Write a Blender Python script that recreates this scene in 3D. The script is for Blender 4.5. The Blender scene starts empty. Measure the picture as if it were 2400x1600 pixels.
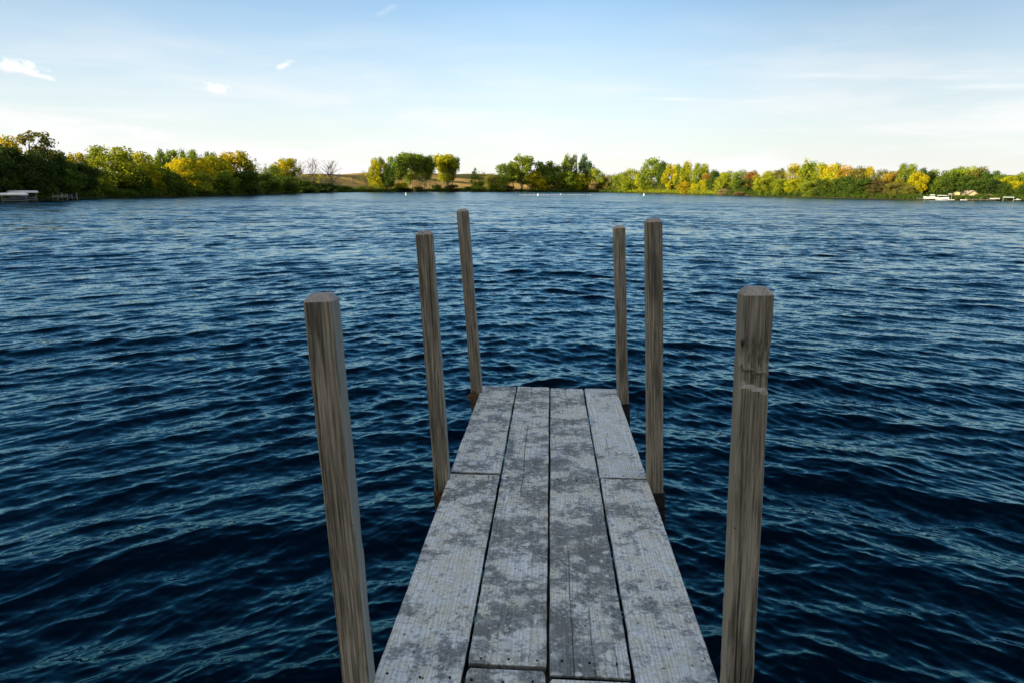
import bpy, bmesh, math, random
import numpy as np
from mathutils import Vector, Matrix, noise as mnoise

SC = bpy.context.scene
# ------------------------------------------------------------------ camera
F = 1600.0                      # focal length in photo pixels (2400 wide)
PITCH = math.atan(359 / 1600.0)
ROLL = math.radians(0.4)
H = 2.6
fw = np.array([0, math.cos(PITCH), -math.sin(PITCH)])
rt = np.array([1.0, 0, 0])
up = np.cross(rt, fw)
RX = math.cos(ROLL) * rt + math.sin(ROLL) * up
UX = -math.sin(ROLL) * rt + math.cos(ROLL) * up
cam_d = bpy.data.cameras.new('camera')
cam = bpy.data.objects.new('camera', cam_d)
SC.collection.objects.link(cam)
cam_d.sensor_width = 36
cam_d.lens = 24
cam_d.clip_start = 0.05
cam_d.clip_end = 20000
M = Matrix(((RX[0], UX[0], -fw[0], 0), (RX[1], UX[1], -fw[1], 0), (RX[2], UX[2], -fw[2], H), (0, 0, 0, 1)))
cam.matrix_world = M
SC.camera = cam

def ray(x, y):
    return RX * (x - 1200) / F - UX * (y - 800) / F + fw

# ------------------------------------------------------------------ light
SUN_EL = math.radians(11)
SUN_AZ = math.radians(-117)      # clockwise from +Y (view direction); the sun stands to the left, a little behind
sky_strength = 0.11
w = bpy.data.worlds.new('World'); SC.world = w; w.use_nodes = True
nt = w.node_tree; nt.nodes.clear()

class G:
    """tiny node graph helper"""
    def __init__(s, t): s.t = t
    def n(s, typ, **kw):
        n = s.t.nodes.new(typ)
        for k, v in kw.items():
            if k.startswith('i_'): n.inputs[k[2:]].default_value = v
            else: setattr(n, k, v)
        return n
    def l(s, a, b): s.t.links.new(a, b)
    def math(s, op, a, b=None, c=None, clamp=False):
        n = s.n('ShaderNodeMath', operation=op, use_clamp=clamp)
        for i, v in enumerate((a, b, c)):
            if v is None: continue
            if isinstance(v, (int, float)): n.inputs[i].default_value = v
            else: s.l(v, n.inputs[i])
        return n.outputs[0]
    def vmath(s, op, a, b=None):
        n = s.n('ShaderNodeVectorMath', operation=op)
        for i, v in enumerate((a, b)):
            if v is None: continue
            if isinstance(v, (tuple, list)): n.inputs[i].default_value = v
            else: s.l(v, n.inputs[i])
        return n.outputs[0]
    def mix(s, f, a, b):
        n = s.n('ShaderNodeMix', data_type='RGBA')
        for sock, v in ((n.inputs[0], f), (n.inputs[6], a), (n.inputs[7], b)):
            if isinstance(v, (int, float)): sock.default_value = v
            elif isinstance(v, (tuple, list)): sock.default_value = tuple(v) + ((1,) if len(v) == 3 else ())
            else: s.l(v, sock)
        return n.outputs[2]
    def noise(s, vec, scale, detail=4, rough=.5, dist=0., col=False):
        n = s.n('ShaderNodeTexNoise'); n.inputs['Scale'].default_value = scale
        n.inputs['Detail'].default_value = detail; n.inputs['Roughness'].default_value = rough
        n.inputs['Distortion'].default_value = dist
        if vec is not None: s.l(vec, n.inputs['Vector'])
        return n.outputs['Color' if col else 'Fac']
    def ramp(s, v, a, b, c=0., d=1., smooth=True):
        n = s.n('ShaderNodeMapRange'); n.interpolation_type = 'SMOOTHSTEP' if smooth else 'LINEAR'
        s.l(v, n.inputs[0])
        for i, q in enumerate((a, b, c, d)): n.inputs[i + 1].default_value = q
        return n.outputs[0]
    def scale(s, vec, xyz):
        return s.vmath('MULTIPLY', vec, xyz)

g = G(nt)
tc = g.n('ShaderNodeTexCoord')
sky = g.n('ShaderNodeTexSky'); sky.sky_type = 'NISHITA'; sky.sun_disc = False
sky.sun_elevation = SUN_EL; sky.sun_rotation = SUN_AZ
sky.air_density = 1.0; sky.dust_density = 0.6; sky.ozone_density = 2.0; sky.altitude = 0
sep = g.n('ShaderNodeSeparateXYZ'); g.l(tc.outputs['Generated'], sep.inputs[0])
el = g.math('ARCSINE', sep.outputs[2])
az = g.math('ARCTAN2', sep.outputs[0], sep.outputs[1])
comb = g.n('ShaderNodeCombineXYZ'); g.l(az, comb.inputs[0]); g.l(el, comb.inputs[1])
AE = comb.outputs[0]
skyc = g.scale(sky.outputs[0], (.96, 1.045, 1.13))      # the camera's cool white balance
# high thin veil: thick towards the horizon, streaky higher up
band = g.ramp(el, math.radians(0.0), math.radians(15.0), 1.0, 0.0, False)
wisp = g.noise(g.scale(AE, (2.2, 13, 1)), 1.6, 6, .55, .4)
wisp2 = g.noise(g.scale(AE, (1.3, 30, 1)), 1.2, 5, .6, .6)
veil = g.math('ADD', g.math('MULTIPLY', band, 0.82), g.math('MULTIPLY', g.ramp(wisp, .40, .75), g.math('MULTIPLY', g.ramp(el, .02, .26, .50, .03), 1.0)), clamp=True)
veil = g.math('ADD', veil, g.math('MULTIPLY', g.ramp(wisp2, .52, .72), g.ramp(el, .04, .18, .22, .0)), clamp=True)
CLOUD = (4.15, 4.12, 4.12)
# the clear blue is a little deeper away to either side
dim = g.math('SUBTRACT', 1.0, g.math('ADD', g.ramp(az, -.05, .55, 0, .46), g.ramp(az, -.30, -.8, 0, .14)))
dsc = g.n('ShaderNodeVectorMath', operation='SCALE'); g.l(skyc, dsc.inputs[0]); g.l(dim, dsc.inputs['Scale'])
c1 = g.mix(veil, dsc.outputs[0], CLOUD)
# added sheet of high cloud behind the viewer, unseen, to brighten the shaded deck
back = g.math('MULTIPLY', g.ramp(sep.outputs[1], .30, -.25, 0, 1), g.ramp(g.noise(tc.outputs['Generated'], 2.6, 6, .6), .30, .60, .65, 1.0))
c1 = g.mix(g.math('MULTIPLY', back, .75), c1, (3.9, 3.85, 3.8))

def dirpx(x, y):
    d = ray(x, y); d = d / np.linalg.norm(d)
    return math.atan2(d[0], d[1]), math.asin(d[2])
def puff(cx, cy, rx, ry, tilt, k, soft=.25, stretch=(60, 90, 1)):
    """one small cloud in the sky at that bearing and height; its outline is broken by noise"""
    global c1
    a0, e0 = dirpx(cx, cy)
    du = g.math('SUBTRACT', az, a0); dv = g.math('SUBTRACT', el, e0)
    ct, st = math.cos(tilt), math.sin(tilt)
    uu = g.math('ADD', g.math('MULTIPLY', du, ct), g.math('MULTIPLY', dv, st))
    vv = g.math('SUBTRACT', g.math('MULTIPLY', dv, ct), g.math('MULTIPLY', du, st))
    uu = g.math('DIVIDE', uu, rx / F); vv = g.math('DIVIDE', vv, ry / F)
    r = g.math('SQRT', g.math('ADD', g.math('MULTIPLY', uu, uu), g.math('MULTIPLY', vv, vv)))
    nz = g.noise(g.scale(AE, stretch), 1.0, 5, .62)
    m = g.math('SUBTRACT', g.math('ADD', 1.0, g.math('MULTIPLY', g.math('SUBTRACT', nz, .5), 2.6)), r)
    m = g.ramp(m, 0.0, soft * 4)
    # lit from above left, greyer below
    sh = g.ramp(vv, -1.0, .6)
    col = g.mix(sh, (3.3, 3.38, 3.55), (5.2, 5.1, 5.0))
    c1 = g.mix(g.math('MULTIPLY', m, k), c1, col)
puff(45, 160, 42, 17, 0.0, .95)
puff(95, 180, 36, 8, -.2, .75)
puff(507, 213, 30, 16, 0, .95)
puff(666, 156, 20, 9, .5, .75)
puff(340, 322, 74, 24, 0, 1.0, .5)
puff(105, 308, 60, 18, 0, .9, .5)
puff(675, 360, 90, 12, 0, .9, .5)
puff(915, 20, 38, 9, .5, .4, .6, (20, 60, 1))
puff(2060, 182, 340, 9, -.075, .9, .7, (3, 50, 1))
puff(2330, 205, 250, 15, -.06, .95, .7, (6, 70, 1))
puff(2310, 168, 140, 5, -.07, .8, .6, (6, 110, 1))
puff(1620, 236, 200, 8, -.05, .8, .6, (8, 110, 1))
puff(1480, 290, 420, 12, 0, .6, .8, (6, 70, 1))
bg = g.n('ShaderNodeBackground'); bg.inputs['Strength'].default_value = sky_strength
g.l(c1, bg.inputs['Color'])
out = g.n('ShaderNodeOutputWorld'); g.l(bg.outputs[0], out.inputs['Surface'])

sl = bpy.data.lights.new('sun', 'SUN'); sl.energy = 5.0; sl.angle = math.radians(.6); sl.color = (1.0, .86, .60)
so = bpy.data.objects.new('sun', sl); SC.collection.objects.link(so)
sd = Vector((math.sin(SUN_AZ) * math.cos(SUN_EL), math.cos(SUN_AZ) * math.cos(SUN_EL), math.sin(SUN_EL)))
so.rotation_euler = sd.to_track_quat('Z', 'Y').to_euler()
so.location = sd * 50

SC.view_settings.view_transform = 'Standard'
SC.view_settings.look = 'None'
SC.view_settings.gamma = 1
SC.view_settings.exposure = 1.17
SC.cycles.max_bounces = 6
SC.cycles.transparent_max_bounces = 6
SC.cycles.caustics_reflective = False
SC.cycles.caustics_refractive = False

# ------------------------------------------------------------------ helpers
rng = np.random.default_rng(7)
random.seed(7)

def link(o, parent=None):
    SC.collection.objects.link(o)
    if parent is not None: o.parent = parent
    return o
def props(o, label=None, cat=None, group=None, kind=None):
    if label: o['label'] = label
    if cat: o['category'] = cat
    if group: o['group'] = group
    if kind: o['kind'] = kind
    return o
def empty(name, loc=(0, 0, 0), rz=0):
    o = bpy.data.objects.new(name, None); o.empty_display_size = .2
    o.location = loc; o.rotation_euler = (0, 0, rz)
    return link(o)
def mesh_np(name, verts, faces, mat=None, smooth=False, attrs=None):
    """verts (n,3); faces (m,3|4) arrays of the same width"""
    me = bpy.data.meshes.new(name)
    verts = np.ascontiguousarray(verts, dtype=np.float32); faces = np.ascontiguousarray(faces, dtype=np.int32)
    k = faces.shape[1]
    me.vertices.add(len(verts)); me.vertices.foreach_set('co', verts.ravel())
    me.loops.add(faces.size); me.loops.foreach_set('vertex_index', faces.ravel())
    me.polygons.add(len(faces))
    me.polygons.foreach_set('loop_start', np.arange(0, faces.size, k, dtype=np.int32))
    me.polygons.foreach_set('loop_total', np.full(len(faces), k, dtype=np.int32))
    if smooth: me.polygons.foreach_set('use_smooth', np.ones(len(faces), dtype=bool))
    if attrs:
        for an, (typ, dom, arr) in attrs.items():
            a = me.attributes.new(an, typ, dom)
            a.data.foreach_set('vector' if typ == 'FLOAT_VECTOR' else 'value', np.ascontiguousarray(arr, dtype=np.float32).ravel())
    me.update(calc_edges=True)
    if mat: me.materials.append(mat)
    return me
def obj(name, me, parent=None):
    return link(bpy.data.objects.new(name, me), parent)

class MB:
    """collects quads (boxes, tubes, prisms) into one mesh"""
    def __init__(s): s.v = []; s.f = []
    def box(s, c, size, rz=0, taper=1.0):
        x, y, z = size[0] / 2, size[1] / 2, size[2] / 2
        b = len(s.v)
        for sz, tp in ((-z, 1), (z, taper)):
            for sx, sy in ((-x, -y), (x, -y), (x, y), (-x, y)):
                px, py = sx * tp, sy * tp
                s.v.append((c[0] + px * math.cos(rz) - py * math.sin(rz), c[1] + px * math.sin(rz) + py * math.cos(rz), c[2] + sz))
        s.f += [tuple(b + i for i in q) for q in ((0, 3, 2, 1), (4, 5, 6, 7), (0, 1, 5, 4), (1, 2, 6, 5), (2, 3, 7, 6), (3, 0, 4, 7))]
        return s
    def tube(s, p, q, r0, r1=None, n=8):
        r1 = r0 if r1 is None else r1
        p, q = Vector(p), Vector(q); d = (q - p).normalized()
        a = d.orthogonal().normalized(); b2 = d.cross(a); b = len(s.v)
        for P, r in ((p, r0), (q, r1)):
            for i in range(n):
                t = 2 * math.pi * i / n
                s.v.append(tuple(P + a * r * math.cos(t) + b2 * r * math.sin(t)))
        for i in range(n):
            j = (i + 1) % n
            s.f.append((b + i, b + j, b + n + j, b + n + i))
        s.f.append(tuple(b + i for i in range(n))[::-1]); s.f.append(tuple(b + n + i for i in range(n)))
        return s
    def lathe(s, prof, c, n=16):
        b = len(s.v)
        for r, z in prof:
            for i in range(n):
                t = 2 * math.pi * i / n
                s.v.append((c[0] + r * math.cos(t), c[1] + r * math.sin(t), c[2] + z))
        for k in range(len(prof) - 1):
            for i in range(n):
                j = (i + 1) % n
                s.f.append((b + k * n + i, b + k * n + j, b + (k + 1) * n + j, b + (k + 1) * n + i))
        return s
    def poly(s, pts, faces):
        b = len(s.v); s.v += [tuple(p) for p in pts]; s.f += [tuple(b + i for i in q) for q in faces]
        return s
    def build(s, name, mat, parent=None, smooth=False, bevel=0):
        me = bpy.data.meshes.new(name); me.from_pydata(s.v, [], s.f); me.update()
        me.materials.append(mat)
        if smooth: me.polygons.foreach_set('use_smooth', [True] * len(me.polygons))
        o = obj(name, me, parent)
        if bevel:
            m = o.modifiers.new('bevel', 'BEVEL'); m.width = bevel; m.segments = 2
        return o

def material(name, build):
    m = bpy.data.materials.new(name); m.use_nodes = True
    t = m.node_tree; t.nodes.clear(); gg = G(t)
    o = gg.n('ShaderNodeOutputMaterial')
    s = build(gg, o)
    if s is not None: gg.l(s, o.inputs['Surface'])
    return m
def bsdf(gg, color=None, rough=.6, spec=.4, normal=None, metallic=0, ior=None):
    b = gg.n('ShaderNodeBsdfPrincipled')
    for k, v in (('Base Color', color), ('Roughness', rough), ('Metallic', metallic), ('Specular IOR Level', spec), ('IOR', ior)):
        if v is None: continue
        if isinstance(v, (int, float)): b.inputs[k].default_value = v
        elif isinstance(v, tuple): b.inputs[k].default_value = v + ((1,) if len(v) == 3 else ())
        else: gg.l(v, b.inputs[k])
    if normal is not None: gg.l(normal, b.inputs['Normal'])
    return b.outputs[0]
def bump(gg, h, dist, strength=1.0):
    b = gg.n('ShaderNodeBump'); b.inputs['Distance'].default_value = dist; b.inputs['Strength'].default_value = strength
    gg.l(h, b.inputs['Height']); return b.outputs[0]

def plain(name, c, rough=.6, spec=.4, metallic=0, var=.25, scale=6):
    def f(gg, o):
        t = gg.n('ShaderNodeTexCoord')
        nz = gg.noise(t.outputs['Object'], scale, 5, .6)
        k = gg.ramp(nz, .3, .7, 1 - var, 1 + var * .5)
        col = gg.vmath('MULTIPLY', gg.n('ShaderNodeRGB').outputs[0], (1, 1, 1))
        rgb = gg.t.nodes[-2]; rgb.outputs[0].default_value = c + (1,)
        cc = gg.n('ShaderNodeVectorMath', operation='SCALE'); gg.l(col, cc.inputs[0]); gg.l(k, cc.inputs['Scale'])
        return bsdf(gg, cc.outputs[0], rough, spec, metallic=metallic)
    return material(name, f)

# ------------------------------------------------------------------ the shore line, as azimuth -> distance
WL = [(0, 474), (90, 471), (170, 467), (250, 464), (400, 462), (600, 457), (800, 451.2), (1000, 450.2), (1200, 450.2),
      (1400, 451.2), (1500, 452.6), (1600, 455), (1700, 458), (1800, 461), (1900, 463.5), (2000, 466), (2150, 469), (2400, 472.5)]
def azdist(x, y):
    d = ray(x, y); t = -H / d[2]
    return math.atan2(d[0], d[1]), t * math.hypot(d[0], d[1])
tab = sorted([azdist(x, y) for x, y in WL] + [(math.radians(a), r) for a, r in (
    (-180, 26), (-160, 28), (-140, 33), (-120, 44), (-100, 58), (-80, 68), (-65, 76), (-50, 86), (50, 205), (65, 210), (85, 190), (110, 120), (135, 70), (160, 38), (180, 26))])
TA = np.array([t[0] for t in tab]); TD = np.array([t[1] for t in tab])
def shore(a):
    return np.interp(a, TA, TD)
def ss(a, b, x):
    t = np.clip((x - a) / (b - a), 0, 1); return t * t * (3 - 2 * t)
hA = np.radians([-180, -37, -20, -17, -15, -12, -7, -2, 2, 6, 11, 14, 18, 24, 30, 34, 38, 60, 180])
hV = np.array([3, 3.0, 3.0, 7.6, 9.4, 10.8, 12.5, 13.2, 12.0, 9.0, 7, 8, 8, 5, 5.5, 7.5, 6, 3, 3])
def ground_z(x, y):
    x = np.asarray(x, float); y = np.asarray(y, float)
    a = np.arctan2(x, y); r = np.hypot(x, y); s = r - shore(a)
    hill = np.interp(a, hA, hV)
    w = np.clip(shore(a) / 400, .18, 1)
    z = np.where(s < 0, np.maximum(s * .22, -3.0), .45 * ss(0, 2.5, s) + .9 * ss(4, 40 * w, s))
    z = z + hill * ss(18 * w + 4, 150 * w + 10, s) * (1 + .035 * np.sin(a * 37 + 1) + .03 * np.sin(a * 83) + .10 * np.sin(s / 17 + 4 * np.sin(a * 9)) * ss(20, 60, s) * (1 - ss(80, 140, s)))
    return z
def gz(x, y): return float(ground_z(x, y))

# ground: one polar sheet, fine near the shore line, to the horizon
def build_ground():
    th = np.radians(np.concatenate([np.arange(-180, -45.5, 2.0), np.arange(-45, 45.01, .12), np.arange(47, 179, 2.0)]))
    s = np.concatenate([[-1], np.linspace(-.9, -.02, 10), np.zeros(0)])
    off = np.concatenate([np.arange(0, 6, .5), np.arange(6, 40, 2), np.arange(40, 200, 6), [220, 260, 320, 450, 700, 1200, 2500, 6000]])
    D = shore(th)
    rr = [D * (1 + q) for q in s] + [D + q for q in off]
    R = np.maximum(np.array(rr), .01)
    X = R * np.sin(th); Y = R * np.cos(th)
    Z = ground_z(X, Y)
    S = R - D
    n = rng.normal(0, .06, Z.shape); Z = Z + np.where((S > .5) & (S < 250), n, 0)
    nr, nc = R.shape
    v = np.stack([X, Y, Z], -1).reshape(-1, 3)
    i, j = np.meshgrid(np.arange(nr - 1), np.arange(nc), indexing='ij')
    j2 = (j + 1) % nc
    f = np.stack([i * nc + j, i * nc + j2, (i + 1) * nc + j2, (i + 1) * nc + j], -1).reshape(-1, 4)[:, ::-1]
    golden = (ss(math.radians(-22), math.radians(-16), np.arctan2(X, Y)) * (1 - ss(math.radians(9), math.radians(12), np.arctan2(X, Y))) * ss(3, 10, S)).reshape(-1)
    return mesh_np('ground', v, f, None, True, {'golden': ('FLOAT', 'POINT', golden)})
def ground_mat(gg, o):
    t = gg.n('ShaderNodeTexCoord'); p = t.outputs['Object']
    a = gg.n('ShaderNodeAttribute', attribute_name='golden')
    n1 = gg.noise(gg.scale(p, (.012, .035, .1)), 1, 6, .6, .4)
    n2 = gg.noise(gg.scale(p, (.12, .25, 1)), 1, 6, .65)
    n3 = gg.noise(p, 1.4, 4, .7)
    gold = gg.mix(n3, (.60, .37, .10), (.46, .28, .075))
    gold = gg.mix(gg.ramp(n2, .48, .64), gold, (.34, .19, .06))
    gold = gg.mix(gg.ramp(n1, .47, .60), gold, (.085, .075, .022))
    dark = gg.mix(n2, (.035, .05, .015), (.07, .06, .025))
    col = gg.mix(a.outputs['Fac'], dark, gold)
    return bsdf(gg, col, .95, .1, bump(gg, n3, .3))
ground = obj('ground', build_ground()); ground.data.materials.append(material('ground', ground_mat)); props(ground, kind='structure')

# ------------------------------------------------------------------ water: a polar sheet with real wave relief that is finest near the pier
def water_mat(gg, o):
    geo = gg.n('ShaderNodeNewGeometry'); p = geo.outputs['Position']
    # steepness of the ripples that the relief is too coarse for: three sizes of ripple tilt the facet, more along the wind
    q = gg.scale(p, (.5, 1.0, 1.0))
    def slope(scale, det): return gg.vmath('SUBTRACT', gg.noise(q, scale, det, .6, 0, True), (.5, .5, .5))
    gust = gg.ramp(gg.noise(gg.scale(p, (.012, .05, 1)), 1, 3, .5), .3, .7, .7, 1.25)
    ln = gg.n('ShaderNodeVectorMath', operation='LENGTH'); gg.l(p, ln.inputs[0])
    far = gg.ramp(ln.outputs['Value'], 6, 60, 0.0, 1.0)
    tot = None
    for sc_, det, near, add in ((.11, 3, .0, .5), (.42, 3, .0, .75), (2.2, 3, .08, .50), (9.0, 3, .30, .20), (26.0, 2, .40, .0)):
        k = gg.math('MULTIPLY', gust, gg.math('ADD', near, gg.math('MULTIPLY', far, add)))
        v = gg.n('ShaderNodeVectorMath', operation='SCALE'); gg.l(slope(sc_, det), v.inputs[0]); gg.l(k, v.inputs['Scale'])
        tot = v.outputs[0] if tot is None else gg.vmath('ADD', tot, v.outputs[0])
    nrm = gg.vmath('NORMALIZE', gg.vmath('ADD', geo.outputs['Normal'], gg.scale(tot, (.5, 1.0, 0.0))))
    rough = gg.ramp(ln.outputs['Value'], 5, 130, .035, .20, False)
    b = gg.n('ShaderNodeBsdfPrincipled')
    b.inputs['Metallic'].default_value = 1.0          # mirror-like film: 2% head-on, rising to full at grazing angles
    b.inputs['Base Color'].default_value = (.0022, .0050, .0080, 1)
    b.inputs['Specular Tint'].default_value = (.62, .90, 1.0, 1)
    gg.l(rough, b.inputs['Roughness']); gg.l(nrm, b.inputs['Normal'])
    deep = gg.n('ShaderNodeBsdfDiffuse'); deep.inputs[0].default_value = (.0001, .0034, .0085, 1)
    a = gg.n('ShaderNodeAddShader'); gg.l(b.outputs[0], a.inputs[0]); gg.l(deep.outputs[0], a.inputs[1])
    return a.outputs[0]

def build_water():
    dr = .0027
    r1 = 1.0 * (1 + dr) ** np.arange(0, int(math.log(150 / 1.0) / math.log(1 + dr)))
    r2 = r1[-1] * 1.01 ** np.arange(1, 140)
    r = np.concatenate([[.05, .3, .6], r1, r2])
    th = np.radians(np.concatenate([np.arange(-180, -46.5, 3.0), np.arange(-46, 46.1, .16), np.arange(48, 179, 3.0)]))
    T, R = np.meshgrid(th, r)
    Rm = shore(th) + 1.2
    R = np.minimum(R, Rm[None, :])
    X = (R * np.sin(T)).astype(np.float32); Y = (R * np.cos(T)).astype(np.float32)
    sp = np.maximum(R * dr, .012).astype(np.float32)
    Z = np.zeros_like(X); DX = np.zeros_like(X); DY = np.zeros_like(X)
    # slow patches of stronger and weaker wind
    G1 = (1 + .25 * np.sin(X * .21 + Y * .37 + 1.3 * np.sin(Y * .13)) * np.sin(Y * .29 - X * .11 + 2)).astype(np.float32)
    N = 190
    # crests bend away on either side of the pier
    YW = Y + np.where(X < 0, .52, .34).astype(np.float32) * (np.sqrt(X * X + 4) - 2)
    r_ = np.random.default_rng(21)
    for i in range(N):
        u = (i + r_.random()) / N
        lam = .062 * (2.7 / .062) ** u
        spread = .75 if lam < .25 else (.55 if lam < 1.0 else .36)
        ang = r_.normal(0, spread) + .06
        dx, dy = math.sin(ang), -math.cos(ang)
        k = 2 * math.pi / lam
        steep = .0218 * (1.0 if lam < .6 else (.6 / lam) ** .55) * (.85 if lam < .15 else 1)
        amp = steep / k * (.6 + .8 * r_.random())
        wgt = ss(2.6, 4.5, lam / sp).astype(np.float32) * amp
        ph = k * (dx * X + dy * YW) + r_.random() * 2 * math.pi
        s_, c_ = np.sin(ph), np.cos(ph)
        Z += wgt * s_ * G1
        DX += 1.0 * wgt * dx * c_; DY += 1.0 * wgt * dy * c_
    # calmer in the last metre before the bank
    calm = ss(0, 6, Rm[None, :] - R)
    Z *= calm
    X = X + DX * calm; Y = Y + DY * calm
    nr, nc = X.shape
    v = np.stack([X, Y, Z], -1).reshape(-1, 3)
    i, j = np.meshgrid(np.arange(nr - 1), np.arange(nc), indexing='ij')
    j2 = (j + 1) % nc
    f = np.stack([i * nc + j, i * nc + j2, (i + 1) * nc + j2, (i + 1) * nc + j], -1).reshape(-1, 4)[:, ::-1]
    return mesh_np('lake_water', v, f, None, True)
water = obj('lake_water', build_water()); water.data.materials.append(material('water', water_mat)); props(water, kind='structure')

# ------------------------------------------------------------------ the pier in the foreground
PIER_Y = 5.678; PC = Vector((.324, PIER_Y, .9232))
hd, tl, rl = math.radians(3.131), math.radians(-1.0225), math.radians(-.28)
PF = Vector((math.sin(hd) * math.cos(tl), math.cos(hd) * math.cos(tl), math.sin(tl)))      # towards the open end
PV = Vector((math.cos(hd), -math.sin(hd), 0)); PN0 = PV.cross(PF)
PV = (PV * math.cos(rl) + PN0 * math.sin(rl)).normalized(); PN = PV.cross(PF).normalized()
PM = Matrix((( PV[0], PF[0], PN[0], PC[0]), (PV[1], PF[1], PN[1], PC[1]), (PV[2], PF[2], PN[2], PC[2]), (0, 0, 0, 1)))

def wood_grain(gg, p, along='Y', k=1.0):
    """p: piece-local metres; rings running along the piece, bent round knots"""
    s1 = (1, .035, 1) if along == 'Y' else (1, 1, .035)
    # knots: scattered cells
    vs = gg.scale(p, (5, 1.9, 5) if along == 'Y' else (5, 5, 1.9))
    vo = gg.n('ShaderNodeTexVoronoi', feature='F1'); vo.inputs['Scale'].default_value = .9; gg.l(vs, vo.inputs['Vector'])
    kd = vo.outputs['Distance']
    kn = gg.ramp(kd, .0, .28, 1.0, 0.0)
    lowf = gg.noise(gg.scale(p, (9, .7, 9) if along == 'Y' else (9, 9, .7)), 1, 3, .5)
    sp = gg.n('ShaderNodeSeparateXYZ'); gg.l(p, sp.inputs[0])
    u = gg.math('ADD', gg.math('MULTIPLY', sp.outputs[0], 170 * k), gg.math('ADD', gg.math('MULTIPLY', lowf, 22), gg.math('MULTIPLY', kn, 16)))
    u = gg.math('ADD', u, gg.math('MULTIPLY', sp.outputs[2 if along == 'Y' else 1], 150))
    fine = gg.noise(gg.scale(p, (150, 3.5, 150) if along == 'Y' else (150, 150, 3.5)), 1, 5, .65)
    fine2 = gg.noise(gg.scale(p, (420, 9, 420) if along == 'Y' else (420, 420, 9)), 1, 3, .6)
    ring = gg.math('ADD', gg.math('MULTIPLY', gg.math('SINE', gg.math('MULTIPLY', u, 2.2)), .5), .5)
    return ring, fine, fine2, kn, kd

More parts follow.
